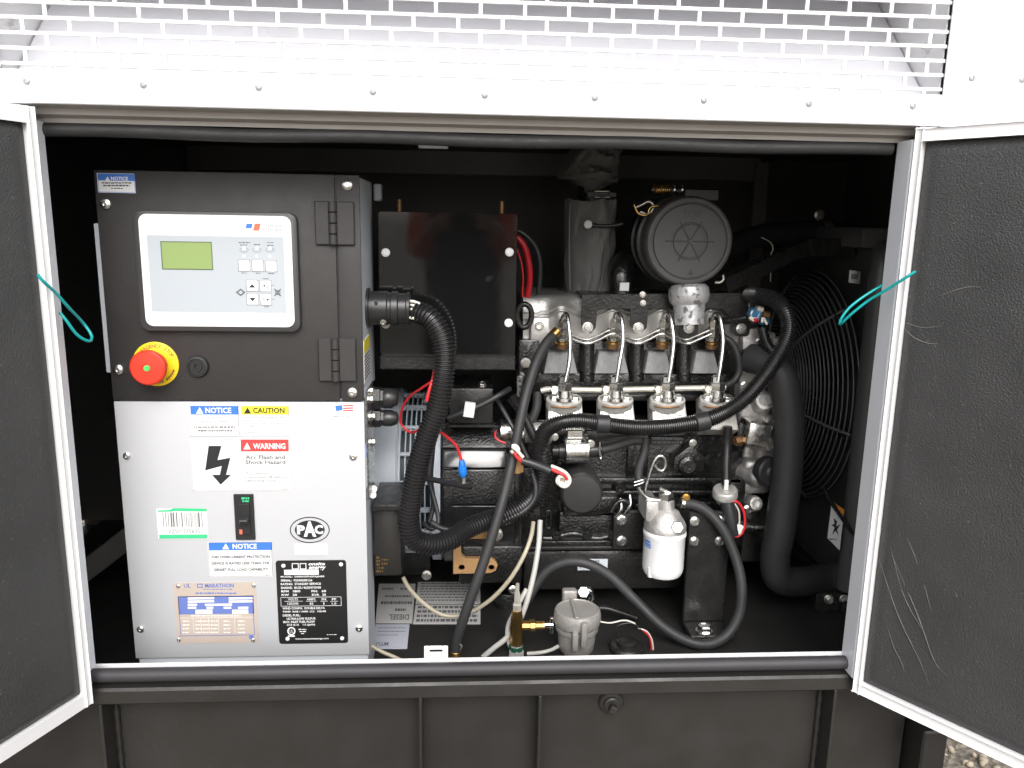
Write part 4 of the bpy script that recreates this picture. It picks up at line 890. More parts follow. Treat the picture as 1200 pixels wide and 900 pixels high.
for k in range(6):
    a = R(60*k); L_ = r_*(.50 if k % 3 else .56); d = Vector((math.cos(a), 0, math.sin(a)))
    obj('spoke', MB().box(.006, L_, -.0012, .0006, -.0012, .0012, .0004, M=Matrix.Translation(o+Vector((0, .001, 0))) @ Matrix.Rotation(-a, 4, 'Y')), 'plastic_black', ld)
Print(o.y-.0004).text('TOP', 800, 246.5, 822, 255, .0).done('lid_lettering', 'plastic_black', ld)
Print(o.y-.0004).poly([(805.5, 322), (813, 322), (809.2, 316)]).done('lid_mark', 'plastic_black', ld)
# spring latch and wire clips
x0 = P(767, 222, .43); mb = MB()
mb.tube([x0+Vector((.0012*k*.5, .0085*math.sin(k*.9), .0085*math.cos(k*.9))) for k in range(50)], .0016, 6, .003)
obj('latch_spring', mb, 'brass', AC, 60); obj('latch_rod', MB().tube([P(764, 222, .43), P(790, 223, .43), P(812, 225, .43)], .0028, 8), 'zinc', AC)
obj('latch_bracket', MB().box(P(800, 226, .43).x, P(842, 226, .43).x, .42, .445, P(815, 236, .43).z, P(815, 221, .43).z, .003), 'plastic_black', AC)
for x in (788, 797): obj('latch_washer', MB().cyl(P(x, 222.5, .43), P(x, 222.5, .43)+Vector((.003, 0, 0)), .012, 18), 'bright_zinc', AC)
obj('band_clamp', MB().tube([P(x, y, .42) for x, y in ((745, 243), (752, 240), (760, 236), (766, 241), (763, 248), (758, 251), (750, 248))], .003, 8, .004), 'zinc', AC, 60); obj('band_clamp', MB().tube([P(x, y, .41) for x, y in ((743, 240), (748, 250), (758, 252), (762, 243), (772, 241))], .0022, 8, .004), 'brass', AC, 60)
obj('wire_clip', MB().tube([P(x, y, .37) for x, y in ((838, 331), (844, 331), (848, 327), (847, 322))], .0022, 8, .004), 'rail_metal', AC, 60)
DE = obj('dust_elbow', MB().lathe([(S(20, .36), 0), (S(23.5, .36), .006), (S(24.5, .36), .02), (S(23, .36), .032), (S(19, .36), .04), (S(17, .36), .075), (S(17, .36), .078)], P(807, 334, .375), (P(808, 374, .365)-P(807, 334, .375)), 28), 'flaking_silver', None)
tag(DE, 'flaking silver painted elbow under the air cleaner', 'elbow')
IH = obj('intake_duct', MB().tube([P(728, 345, .47), P(727, 322, .47), P(732, 308, .49), P(750, 298, .54)], S(14, .5), 20), 'engine_black', None, 60); tag(IH, 'short glossy black intake duct beside the air cleaner', 'duct')
obj('duct_label', MB().box(P(726, 336, .44).x, P(737, 336, .44).x, .437, .44, P(732, 341, .44).z, P(732, 331, .44).z, .001), 'label_white', IH)

def cloth(name, pts, Y, th, amp, seed):
    # padded blanket: outline filled as a rounded cushion with folds
    mb = MB()
    L0, L1, R0, R1 = pts                      # top-left, bottom-left, top-right, bottom-right (pixels)
    def fn(a, c):
        xl = L0[0]+(L1[0]-L0[0])*c; xr = R0[0]+(R1[0]-R0[0])*c; yt = L0[1]+(R0[1]-L0[1])*a; yb = L1[1]+(R1[1]-L1[1])*a
        p = P(xl+(xr-xl)*a, yt+(yb-yt)*c, Y)
        f = amp*noise.noise((a*3+seed, c*4, seed))+amp*.7*noise.noise((a*7, c*5+seed, 2))+amp*.35*math.sin(a*9+c*5+seed)
        return p+Vector((f*.5, -th*math.sin(math.pi*min(1, max(0, a)))**.6-f, f*.4))
    mb.grid(fn, 40, 48)
    def fb(a, c): q = fn(a, c); return Vector((q.x, Y+th+.02, q.z))
    mb.grid(fb, 2, 2); return obj(name, mb, 'wrap_cloth', None, 80)
EX = thing('exhaust_wrap', 'grey insulation blanket wrapped round the exhaust riser', 'exhaust wrap', P(694, 350, .56))
for o_ in (cloth('lower_blanket', ((664, 234), (664, 346), (722, 235), (720, 346)), .53, .045, .010, 1.3), cloth('upper_blanket', ((676, 168), (656, 208), (728, 170), (724, 214)), .53, .045, .014, 4.1), cloth('blanket_flap', ((660, 200), (690, 226), (724, 200), (722, 212)), .54, .03, .012, 7.7)):
    o_.parent = EX; o_.location = WL[o_]-WL[EX]
obj('riser_pipe', MB().cyl(P(697, 165, .58), P(694, 350, .58), .035, 24), 'engine_satin', EX)
obj('strap_buckle', MB().tube([P(x, y, .49) for x, y in ((697, 224), (714, 224), (714, 231), (697, 231))], .0018, 8, .004, closed=True, smooth=False), 'zinc', EX); obj('strap', MB().box(P(688, 228, .5).x, P(722, 228, .5).x, .497, .50, P(700, 231, .5).z, P(700, 225, .5).z, .001), 'rubber', EX)
obj('blanket_button', MB().lathe([(.009, 0), (.008, -.003), (.003, -.004), (0, -.003)], P(689, 263, .468), (0, 1, 0), 18), 'paper', EX); obj('tie_cord', MB().tube([P(x, y, .47) for x, y in ((690, 263), (705, 265), (720, 264), (730, 262))], .004, 8), 'rubber', EX, 60)
for pth in (((668, 238), (667, 280), (668, 340)), ((703, 266), (708, 285), (707, 315), (702, 344))): obj('seam', MB().tube([P(x, y, .484) for x, y in pth], .0016, 6), 'wrap_cloth', EX, 60)

# ================================================================== radiator, shroud, fan guard
RXp = .80
RD = thing('radiator', 'black radiator shroud with wire fan guard beside the engine', 'radiator', (.9, .62, FZ))
GC = Vector((RXp, .675, .315)); GR = .272
mb = MB(); RY0, RY1, RZ0, RZ1 = .37, .93, FZ+.03, .66
NX = 48                                      # shroud plate with a round hole
def ringpt(k, r_): a = 2*math.pi*k/NX; return Vector((RXp, GC.y+r_*math.cos(a), GC.z+r_*math.sin(a)))
def sq(k):
    a = 2*math.pi*k/NX; c, s = math.cos(a), math.sin(a)
    ty = ((RY1-GC.y)/c if c > 0 else (RY0-GC.y)/c) if abs(c) > 1e-6 else 1e9; tz = ((RZ1-GC.z)/s if s > 0 else (RZ0-GC.z)/s) if abs(s) > 1e-6 else 1e9
    t_ = max(min(ty, tz), GR+.002); return Vector((RXp+.012, GC.y+c*t_, GC.z+s*t_))
A = [mb.b.verts.new(ringpt(k, GR)) for k in range(NX)]; B = [mb.b.verts.new(sq(k)) for k in range(NX)]; D_ = [mb.b.verts.new(ringpt(k, GR)+Vector((.07, 0, 0))) for k in range(NX)]
for k in range(NX): j = (k+1) % NX; mb.b.faces.new((A[k], A[j], B[j], B[k])); mb.b.faces.new((A[j], A[k], D_[k], D_[j]))
obj('shroud', mb, 'shroud_black', RD, 40)
obj('shroud_edge', MB().tube([(RXp, RY0, RZ0+.02), (RXp, RY0, .2), (RXp, RY0, .45), (RXp, RY0+.005, RZ1-.05), (RXp+.004, RY0+.02, RZ1-.018), (RXp+.02, RY0+.05, RZ1-.014)], .026, 20, .01, rfun=lambda q: 1-.35*max(0, q-.85)/.15), 'shroud_black', RD, 60)
obj('top_tank', MB().box(RXp-.035, RXp+.13, RY0+.03, RY1, RZ1-.012, RZ1+.03, .008, 2), 'shroud_black', RD)
obj('core', MB().box(RXp+.075, RXp+.13, RY0, RY1, RZ0, RZ1, .003), 'liner_dark', RD); obj('foot', MB().box(RXp-.02, RXp+.13, RY0-.02, RY1, FZ, FZ+.03, .003), 'engine_satin', RD)
gd = obj('fan_guard', MB().lathe([(.05, 0), (.05, .003), (0, .003)], GC+Vector((-.085, 0, 0)), (1, 0, 0), 24), 'gloss_black', RD)
def dome(r_): return -.085*max(0, 1-(r_/GR)**3)
for k in range(26):
    r1 = GR*(.2+.8*k/25); c = GC+Vector((dome(r1)-.004, 0, 0))
    obj('guard_ring', MB().tube([c+Vector((0, r1*math.cos(2*math.pi*q/56), r1*math.sin(2*math.pi*q/56))) for q in range(56)], .0019, 6, smooth=False, closed=True), 'guard_black', gd, 70)
for k in range(6):
    a = R(12+60*k); obj('guard_strut', MB().tube([GC+Vector((dome(q)-.008, q*math.cos(a), q*math.sin(a))) for q in [GR*(.15+.17*i) for i in range(6)]], .0035, 6, .01), 'guard_black', gd, 70)
fn_ = obj('fan_hub', MB().cyl(GC+Vector((-.05, 0, 0)), GC+Vector((.03, 0, 0)), .06, 24), 'plastic_black', RD)
for k in range(6):
    a = R(60*k+20); M = Matrix.Translation(GC) @ Matrix.Rotation(a, 4, 'X') @ Matrix.Translation((.0, .155, 0)) @ Matrix.Rotation(R(35), 4, 'Y')
    obj('fan_blade', MB().box(-.002, .002, -.10, .10, -.045, .045, .001, M=M), 'plastic_black', fn_)
o = PX(1001.5, 324, RXp+.012)
def shroud_label(x0, y0, x1, y1, m, name, Y):
    q = [P(x0, y0, Y), P(x1, y0+2, Y+.01), P(x1-1, y1+2, Y+.01), P(x0-1, y1, Y)]
    mb = MB(); A = [mb.b.verts.new(p) for p in q]; B = [mb.b.verts.new(p+Vector((.0015, .004, 0))) for p in q]; mb.b.faces.new(A); mb.b.faces.new(B[::-1])
    for i in range(4): mb.b.faces.new((A[i], B[i], B[(i+1) % 4], A[(i+1) % 4]))
    return obj(name, mb, m, RD)
sb = shroud_label(995.5, 316.5, 1009, 331, 'label_white', 'barcode_label', .43); p_ = Print(.4285)
for k in range(7): p_.box(997.5+1.2*k, 321, 998.2+1.2*k, 327)
p_.done('barcode', 'ink', sb)
M = Matrix.Translation((0, -.002, 0))
wl = obj('hazard_label', MB().prism([(P(x, y, .36).x, P(x, y, .36).z) for x, y in ((975, 592), (989, 600), (984, 645), (970, 631))], .36, .363), 'label_white', RD)
Print(.3596).poly([(977, 588.5), (989.6, 597.5), (989, 604), (986, 602)]).done('hazard_header', 'label_orange', wl)
Print(.3595).poly([(977, 607), (981, 611), (980, 617), (985, 614), (981, 621), (983, 628), (979, 622), (975, 627), (978, 618), (974, 615), (978, 614)]).fine(972, 631, 981, 632.6).done('hazard_pictogram', 'ink', wl)
obj('label_arm', MB().tube([P(966, 573, .355), P(975, 590, .352), (P(1000, 626, .35))], .004, 8), 'engine_satin', RD, 60)
for x, y in ((971, 702), (989, 702)): bolt(x, y, .36, 5.2, RD, BOLT)
obj('lower_rail', MB().box(P(955, 700, .37).x, .98, .362, .40, FZ, P(960, 693, .37).z, .003), 'engine_satin', RD)
# lidless bolt, top pipe and bracket arm behind the fan
TP = thing('charge_pipe', 'black pipe with hose clamps running from the air cleaner to the radiator', 'pipe', P(900, 285, .62))
obj('pipe', MB().tube([P(850, 292, .56), P(880, 279, .60), P(910, 274, .62), (P(962, 270, .64))], S(13, .6), 20), 'rubber', TP, 60)
obj('hose_clamp', MB().lathe([(S(15.5, .62), 0), (S(16, .62), .002), (S(16, .62), .016), (S(15.5, .62), .018)], P(960, 270, .64), (1, .1, .05), 28), 'zinc', TP); bolt(960, 252, .60, 5, TP)
bolt(1002, 274, .58, 6.5, TP, BOLT_B); obj('pipe_end', MB().tube([P(972, 270, .64), P(1000, 274, .62), P(1030, 282, .60)], S(12, .6), 18), 'plastic_black', TP, 60)
BA = thing('steel_strut', 'black slotted steel arm rising from the engine towards the radiator top', 'bracket', P(846, 330, .45))
a, b_ = P(844, 327, .42), P(942, 281, .50); d = (b_-a).normalized(); up = Vector((0, 0, 1)); sd_ = d.cross(up).normalized(); nn = sd_.cross(d)
M = Matrix((d.to_4d(), sd_.to_4d(), nn.to_4d(), (0, 0, 0, 1))).transposed(); M.col[3] = (*a, 1); L_ = (b_-a).length
arm = obj('arm', MB().box(0, L_, -.012, .012, -.003, .003, .001, M=M).box(0, L_, .0125, .016, -.028, .003, .001, M=M), 'engine_satin', BA)
obj('arm_slot', MB().box(L_*.28, L_*.34, -.005, .005, .0031, .0036, M=M).box(L_*.42, L_*.50, -.005, .005, .0031, .0036, M=M), 'ink', arm)
obj('arm_end', MB().box(b_.x+.0005, b_.x+.11, b_.y-.012, b_.y+.03, b_.z-.035, b_.z+.004, .002), 'engine_satin', BA); obj('arm_wire', MB().tube([P(892, 278, .46), P(903, 284, .46), P(906, 292, .46), P(903, 300, .46), P(903, 330, .47)], .0012, 6), 'rail_metal', BA, 60)

# ================================================================== hoses and harness
def hose(name, pts, d, m, lab, cat='hose', n=16, corr=None, rfun=None, group=None):
    o = tubes(name, pts, d, m, None, n, corr, .008, rfun); tag(o, lab, cat, group); return o
hose('radiator_hose', [(880, 420, .40), (898, 425, .37), (914, 440, .35), (922, 468, .345), (925, 510, .345), (922, 560, .345), (914, 620, .345), (908, 655, .35), (913, 678, .355), (935, 682, .37), (955, 679, .39), (966, 677, .40)], 37, 'hose_rubber', 'thick black radiator hose bending down beside the fan guard', n=28)
hose('radiator_hose', [(925, 680.5, .375), (950, 679, .39), (972, 677, .40), (985, 674, .405), (1030, 672, .42)], 33, 'hose_rubber', 'short black hose stub with a swollen end low by the radiator', n=28, rfun=lambda q: 1+.28*math.exp(-((q-.62)/.16)**2))
hose('corrugated_conduit', [(478, 363, .20), (490, 366, .19), (505, 374, .18), (517, 394, .175), (521, 418, .17), (519, 445, .165), (513, 478, .165), (501, 510, .165), (490, 545, .165), (483, 580, .165), (479, 608, .165), (484, 630, .17), (502, 638, .18), (525, 634, .20), (545, 621, .23), (565, 612, .25), (590, 604, .27), (612, 594, .285), (628, 578, .295), (636, 560, .30), (636, 540, .305), (633, 523, .31)], 26, 'conduit', 'thick corrugated black conduit looping from the cabinet connector down to the engine', 'conduit', 18, .0062)
hose('wiring_harness', [(632, 535, .305), (634, 517, .30), (641, 503, .295), (655, 496, .29), (672, 493, .29), (690, 494, .29), (708, 497, .29), (740, 501, .29), (770, 501, .29), (800, 498, .29), (825, 493, .29), (850, 483, .29), (872, 468, .285), (892, 446, .285), (908, 424, .285), (920, 402, .285), (925, 383, .29), (920, 364, .30), (908, 352, .32), (893, 347, .35), (878, 346, .40)], 20, 'conduit', 'corrugated black wiring harness running along the injection pumps', 'wiring harness', 16, .0042)
for x, y, dx, dy in ((706, 496.5, 1, .06), (823, 494, 1, -.22)):
    c = P(x, y, .29); o = obj('tape_wrap', MB().cyl(P(x-8*dx, y-8*dy, .29), P(x+8*dx, y+8*dy, .29), S(11.5, .29), 20, bev=.002), 'rubber', bpy.data.objects['wiring_harness'])
hose('corrugated_conduit', [(640, 528, .30), (628, 515, .305), (620, 500, .31), (610, 480, .32), (600, 466, .34)], 13, 'conduit', 'thin corrugated conduit branching up beside the drain hose', 'conduit', 12, .004)
hose('corrugated_conduit', [(832, 376, .41), (850, 376, .39), (866, 374, .375), (880, 371, .37)], 9, 'conduit', 'short thin corrugated conduit running to the coloured plug', 'conduit', 12, .0035)
hose('corrugated_conduit', [(893, 384, .37), (896, 395, .365), (900, 405, .36), (908, 415, .35)], 14, 'conduit', 'stubby corrugated conduit below the coloured plug', 'conduit', 12, .004)
hose('oil_drain_hose', [(652, 390, .37), (640, 402, .35), (628, 425, .33), (617, 460, .31), (608, 500, .29), (600, 540, .27), (588, 590, .24), (568, 655, .215), (550, 705, .205), (540, 735, .205), (535, 752, .205), (534, 766, .205)], 12.5, 'hose_rubber', 'long straight black drain hose slanting from the rocker cover to the deck', n=16)
bh_ = bpy.data.objects['oil_drain_hose']; obj('brass_ferrule', MB().cyl(P(645, 396, .362), P(653, 388, .37), S(6.5, .36), 14), 'brass', bh_); obj('end_fitting', MB().cyl(P(534, 762, .205), P(534, 775, .205), S(7, .2), 16, bev=.002), 'brass', bh_); obj('end_clamp', MB().tube([P(538, 754, .20), P(541, 757, .195), P(539, 763, .195)], .002, 6, .003), 'bright_zinc', bh_)
hose('fuel_hose', [(800, 590, .30), (815, 592, .29), (832, 602, .28), (850, 625, .265), (864, 660, .25), (869, 690, .235), (866, 720, .225), (852, 744, .215), (830, 755, .21), (805, 751, .22), (775, 733, .24), (745, 704, .265), (715, 675, .29), (690, 661, .30), (668, 658, .31), (648, 664, .315), (634, 676, .315), (624, 692, .31), (616, 706, .30)], 13, 'hose_rubber', 'long black fuel hose looping from the white filter down across the deck', n=16)
obj('hose_clamp', MB().cyl(P(797, 589, .30), P(803, 590, .30), S(7.5, .3), 16, bev=.001), 'bright_zinc', bpy.data.objects['fuel_hose']); bolt(804, 583, .295, 4, bpy.data.objects['fuel_hose'], hexbolt('brass'))
hose('fuel_hose', [(757, 514, .35), (755, 530, .345), (750, 545, .34), (748, 558, .335), (751, 566, .33)], 11, 'hose_rubber', 'short braided black fuel hose dropping to the filter head', n=14)
hose('fuel_hose', [(693, 528, .34), (705, 527, .34), (720, 523, .345), (740, 517, .35), (756, 517, .355)], 11, 'hose_rubber', 'black fuel hose leaving the silver lift pump', n=14)
hose('coolant_hose', [(629, 459, .37), (629, 475, .365), (624, 490, .36), (615, 503, .36), (607, 512, .37)], 11, 'hose_rubber', 'short black hose hanging from the cream fuel rail end', n=14)
hose('coolant_hose', [(848, 395, .40), (858, 402, .395), (865, 418, .39), (866, 436, .39), (858, 448, .385), (846, 453, .38)], 8, 'hose_rubber', 'thin black hose curving from the last injector to the fuel rail', n=12)
hose('wire_sleeve', [(853, 500, .33), (852, 520, .33), (851, 545, .32), (851, 568, .31)], 11, 'conduit', 'straight black wire sleeve above the round sender plug', 'wire sleeve', 12)
hose('wire_sleeve', [(525, 490, .29), (545, 482, .285), (565, 474, .285), (585, 463, .29), (598, 455, .31)], 7, 'rubber', 'black cable with a white tag crossing the relay box', 'cable', 10)
c = obj('cable_tag', MB().box(-.010, .010, -.006, .006, -.014, .014, .001, M=Matrix.Translation(P(550, 480, .283)) @ Matrix.Rotation(R(8), 4, 'Y')), 'plastic_white', [o for o in C.objects if o.name.startswith('wire_sleeve') and 'tag' in o.get('label', '')][0])
hose('battery_cable', [(606, 278, .36), (614, 288, .36), (619, 305, .365), (621, 325, .37), (618, 348, .38)], 7.5, 'cable_red', 'thick red battery cable behind the terminal box', 'cable', 12)
hose('battery_cable', [(602, 268, .38), (615, 275, .38), (628, 290, .385), (633, 312, .39), (631, 345, .40)], 6, 'rubber', 'thick black battery cable arching behind the terminal box', 'cable', 12)
hose('wire', [(606, 292, .35), (611, 308, .35), (613, 325, .35), (612, 348, .36)], 1.8, 'wire_red', 'thin pink-red wire beside the thick red battery cable', 'wire', 6)
hose('wire', [(509, 434, .175), (507, 445, .165), (503, 457, .16), (500, 470, .158)], 4, 'wire_red', 'short red wire tied against the upper corrugated conduit', 'wire', 8)
hose('wire', [(506, 447, .165), (494, 455, .19), (482, 463, .23), (473, 475, .25), (469, 492, .26), (474, 502, .26), (483, 507, .25), (492, 503, .22)], 3, 'wire_red', 'thin red wire curling in front of the alternator grille', 'wire', 8)
w_ = hose('wire', [(500, 499, .2), (512, 504, .24), (525, 513, .26), (535, 523, .265), (540, 537, .265), (541, 545, .265)], 3.6, 'wire_red', 'red wire ending in a blue crimp terminal over the bell housing', 'wire', 8)
obj('crimp_terminal', MB().lathe([(.0042, 0), (.0062, .006), (.0062, .012), (.0085, .014), (.0085, .026), (.006, .03), (.004, .034)], P(541, 539, .264), P(543.5, 566, .262)-P(541, 539, .264), 14), 'wire_blue', w_); obj('terminal_tip', MB().box(-.003, .003, -.0015, .0015, -.012, .0, .0006, M=Matrix.Translation(P(543.5, 560, .262))), 'bright_zinc', w_)
hose('wire', [(499, 470, .19), (510, 490, .25), (507, 530, .28), (505, 560, .28), (508, 590, .27), (503, 612, .26)], 6, 'rubber', 'black cable running down beside the alternator rim', 'cable', 10)
hose('wire', [(507, 520, .27), (503, 560, .26), (510, 590, .25), (514, 612, .24), (505, 620, .235), (495, 612, .23)], 6, 'rubber', 'second black cable looping beside the alternator rim', 'cable', 10)
hose('wire', [(495, 560, .19), (512, 563, .22), (530, 567, .25), (545, 570, .27), (552, 570, .28)], 7, 'rubber', 'short black cable tie tail reaching over the bell housing', 'cable', 10)
hose('wire', [(624, 555, .29), (628, 570, .28), (626, 585, .275), (615, 598, .27), (595, 608, .26), (570, 619, .245), (545, 622, .235), (520, 620, .23), (505, 612, .23)], 7, 'rubber', 'black cable sagging under the conduit towards the alternator', 'cable', 10)
hose('wire', [(582, 468, .33), (592, 485, .31), (603, 505, .295), (615, 530, .29), (622, 545, .285)], 6, 'rubber', 'black cable crossing behind the slanting drain hose', 'cable', 10)
hose('wire', [(581, 505, .33), (580, 512, .32), (586, 517, .315), (594, 520, .31)], 2.4, 'wire_red', 'thin red wire below the small silver motor', 'wire', 6)
# spare two-way plugs with red and white wires
def plug(name, a, b_, lab, tipx, tipy):
    r0 = thing(name, lab, 'connector', P(a[0], a[1], a[2]))
    obj('sleeve', MB().tube([P(*a), P((a[0]+b_[0])/2, (a[1]+b_[1])/2-1, (a[2]+b_[2])/2), P(*b_)], S(5.5, a[2]), 12), 'rubber', r0, 60); return r0
pg_ = plug('spare_plug', (612, 540, .25), (645, 552, .24), 'black sleeve with red and white looped wires in front of the harness', 0, 0)
for (nm, m_, pts) in (('wire', 'wire_red', [(645, 549, .24), (652, 553, .235), (660, 556, .232), (665, 562, .232)]), ('wire', 'wire_white', [(646, 546, .24), (656, 550, .235), (664, 555, .232), (668, 563, .23), (664, 570, .23), (657, 569, .233), (654, 562, .236)]), ('wire', 'wire_red', [(612, 542, .25), (606, 536, .25), (602, 530, .252)]), ('wire', 'wire_white', [(613, 536, .25), (606, 528, .25), (600, 523, .252), (604, 522, .255), (608, 527, .255), (603, 532, .255), (599, 528, .255)])):
    obj(nm, MB().tube([P(*q) for q in pts], S(2.2, .24), 8, .004), m_, pg_, 60)
obj('ring_terminal', MB().lathe([(S(8, .24), 0), (S(8, .24), -.006), (S(4, .24), -.006), (S(3.5, .24), 0)], P(659, 562, .238), (.2, 1, .1), 20), 'wire_white', pg_)
# coloured plug cluster by the harness bend
cp = thing('coloured_plug', 'cluster of blue, red and white wire plugs beside the cover bracket', 'connector', P(888, 378, .38))
for x, y, m_, w in ((884, 368, 'teal_plug', 7), (890, 362, 'rail_metal', 4), (893, 373, 'cable_red', 6), (897, 368, 'copper_rust', 5), (895, 375, 'teal_plug', 6), (884, 374, 'cable_red', 4)):
    q = S(w, .36); obj('plug_block', MB().box(-q, q, -.01, .01, -q*.8, q*.8, .0025, M=Matrix.Translation(P(x, y, .36+random.uniform(-.01, .01))) @ Matrix.Rotation(random.uniform(-.6, .6), 4, 'Y')), m_, cp)
for pts in (((882, 364), (880, 370), (884, 374), (889, 370)), ((878, 372), (884, 376), (888, 372)), ((893, 378), (894, 372), (897, 377), (899, 380)), ((890, 366), (887, 372), (881, 372))):
    obj('wire', MB().tube([P(x, y, .345) for x, y in pts], .0025, 8, .003), 'wire_white', cp, 60)
# round sender plug with red loop
sp = thing('sender_plug', 'grey round sender plug taped black with a red wire loop', 'connector', P(855, 620, .31))
obj('plug_body', MB().lathe([(S(14, .31), 0), (S(15.5, .31), .004), (S(15.5, .31), .016), (S(12, .31), .022), (S(10, .31), .03)], P(850, 573, .30), Vector((.1, .25, -1)), 28), 'pump_metal', sp)
obj('taped_sleeve', MB().tube([P(851, 585, .30), P(855, 602, .292), P(858, 618, .288), P(860, 626, .288)], S(9, .3), 14, rfun=lambda q: 1.1-.25*q), 'rubber', sp, 60)
obj('red_wire', MB().tube([P(x, y, .285) for x, y in ((856, 588), (864, 588), (871, 598), (873, 612), (870, 624), (863, 629), (857, 626))], S(1.7, .29), 8, .004), 'wire_red', sp, 60); obj('white_clip', MB().box(-.008, .008, -.005, .005, -.010, .010, .002, M=Matrix.Translation(P(865, 620, .283)) @ Matrix.Rotation(R(20), 4, 'Y')), 'plastic_white', sp)
obj('white_tie', MB().box(-.004, .004, -.003, .003, -.010, .010, .001, M=Matrix.Translation(P(851, 568, .298))), 'plastic_white', sp); obj('clear_wire', MB().tube([P(x, y, .288) for x, y in ((861, 590), (866, 600), (866, 615), (862, 622))], .0018, 6, .004), 'wire_white', sp, 60)
# lift pump
LP = thing('lift_pump', 'bright silver cylindrical fuel lift pump with strap clamp', 'fuel pump', P(676, 548, .36))
a, b_ = P(661, 527, .35), P(689, 526, .35); r_ = S(17, .35)
obj('pump_body', MB().lathe([(r_*.9, 0), (r_, .002), (r_, .040), (r_*1.08, .041), (r_*1.08, .046), (r_*.5, .047)], a, b_-a, 32), 'bright_zinc', LP); obj('pump_strap', MB().box(P(664, 510, .33).x, P(683, 510, .33).x, .325, .36, P(672, 513, .33).z, P(672, 503, .33).z, .002), 'bright_zinc', LP)
obj('inlet_nipple', MB().lathe([(.012, 0), (.012, .012), (.016, .013), (.016, .028), (.011, .03)], P(647, 528, .352), (1, 0, 0), 16), 'plastic_black', LP); obj('inlet_ring', MB().cyl(P(655, 528, .352), P(660, 528, .352), .011, 16), 'chrome', LP)
obj('outlet_nipple', MB().cyl(P(690, 528, .345), P(706, 526.5, .343), S(9, .34), 18, bev=.002), 'plastic_black', LP); obj('wire_clamp', MB().tube([P(x, y, .325) for x, y in ((703, 518), (703, 536), (705, 536), (704, 528), (702, 524))], .0016, 6, .003), 'chrome', LP, 60); bolt(692, 520, .335, 4.4, LP); bolt(650, 512, .35, 4, LP, BOLT_B)
# small silver motor behind the drain hose
SM = thing('starter_solenoid', 'small silver capped cylinder behind the slanting drain hose', 'solenoid', P(610, 525, .36))
obj('body', MB().lathe([(S(13, .36), 0), (S(15.5, .36), .004), (S(15.5, .36), .05), (S(13, .36), .054)], P(583, 506, .355), P(637, 507, .36)-P(587, 506, .355), 28), 'bright_zinc', SM); obj('body_core', MB().cyl(P(600, 506, .356), P(645, 508, .362), S(13, .36), 24), 'pump_metal', SM); obj('brown_base', MB().hexa(P(605, 552, .29), P(604, 534, .285), S(10, .29)), 'tan_paint', SM)
# fuel filter
FF = thing('fuel_filter', 'white spin-on fuel filter under a cast silver filter head', 'fuel filter', P(779, 672, .29))
fY = .28; c0, c1 = P(779, 622, fY), P(778, 673, fY); r_ = S(26.3, fY); ax = Vector((0, 0, -1)); L_ = c0.z-c1.z
can = obj('canister', MB().lathe([(r_*1.0, -.004), (r_*1.03, 0), (r_*1.03, .005), (r_*.985, .008), (r_*.985, L_*.80), (r_*.96, L_*.88), (r_*.88, L_*.95), (r_*.5, L_*.97), (0, L_*.97)], c0, ax, 44), 'can_white', FF)
obj('drain_cock', MB().cyl(P(762, 664, fY-.02), P(762, 676, fY-.02), S(3.6, fY), 12, bev=.001), 'plastic_white', FF)
hd = obj('filter_head', MB().lathe([(r_*1.0, 0), (r_*1.0, .010), (r_*.9, .018), (r_*.62, .036), (r_*.40, .042), (r_*.36, .06), (r_*.3, .062)], c0+Vector((0, 0, .0045)), (0, 0, 1), 40), 'cast_aluminium', FF)
ebox('head_flange', 757, 588, 772, 612, fY-.012, .07, 'cast_aluminium', .004, hd); obj('head_plug', MB().hexa(P(793, 617, fY-.020), P(794, 618, fY-.042), S(8, fY)), 'zinc', hd)
obj('banjo_bolt', MB().hexa(P(781, 588, fY), P(781, 577, fY), S(9.5, fY)), 'bright_zinc', hd); obj('banjo_ring', MB().cyl(P(781, 596, fY), P(781, 588, fY), S(8, fY), 20, bev=.001), 'bright_zinc', hd); obj('wing_nut', MB().box(-.012, .012, -.004, .004, -.003, .005, .002, M=Matrix.Translation(P(779, 575, fY)) @ Matrix.Rotation(.5, 4, 'Y')), 'bright_zinc', hd)
obj('inlet_pipe', MB().tube([P(x, y, fY) for x, y in ((748, 570), (751, 576), (758, 583), (768, 586), (776, 587))], S(3.2, fY), 10, .004), 'bright_zinc', hd, 60); obj('bleed_pipe', MB().tube([P(x, y, .30) for x, y in ((756, 582), (757, 570), (762, 553), (767, 540), (773, 534), (779, 537), (780, 546), (776, 552), (770, 549), (767, 544))], S(1.7, .3), 8, .004), 'bright_zinc', hd, 60)
obj('pipe_clamp', MB().tube([P(x, y, fY) for x, y in ((743, 565), (754, 562), (754, 565), (743, 569))], .0016, 6, .003), 'chrome', hd, 60)
mb = MB()                                     # blue mark printed on the curved can
for (x, y, w, h) in ((757.5, 634, 4, 2.5), (756.6, 637.4, 5.4, 2.2), (757.6, 640.4, 4.4, 1.6)):
    for i in range(3):
        xa_, xb_ = x+w*i/3, x+w*(i+1)/3; q = []
        for xx, yy in ((xa_, y), (xb_, y), (xb_, y+h), (xa_, y+h)):
            X_ = P(xx, yy, fY-.02).x-c0.x; X_ = max(-r_*.98, min(r_*.98, X_)); q.append(Vector((c0.x+X_, c0.y-math.sqrt((r_*.99)**2-X_*X_)-.0003, P(xx, yy, fY-.02).z)))
        mb.face(q)
obj('can_mark', mb, 'notice_blue', can)
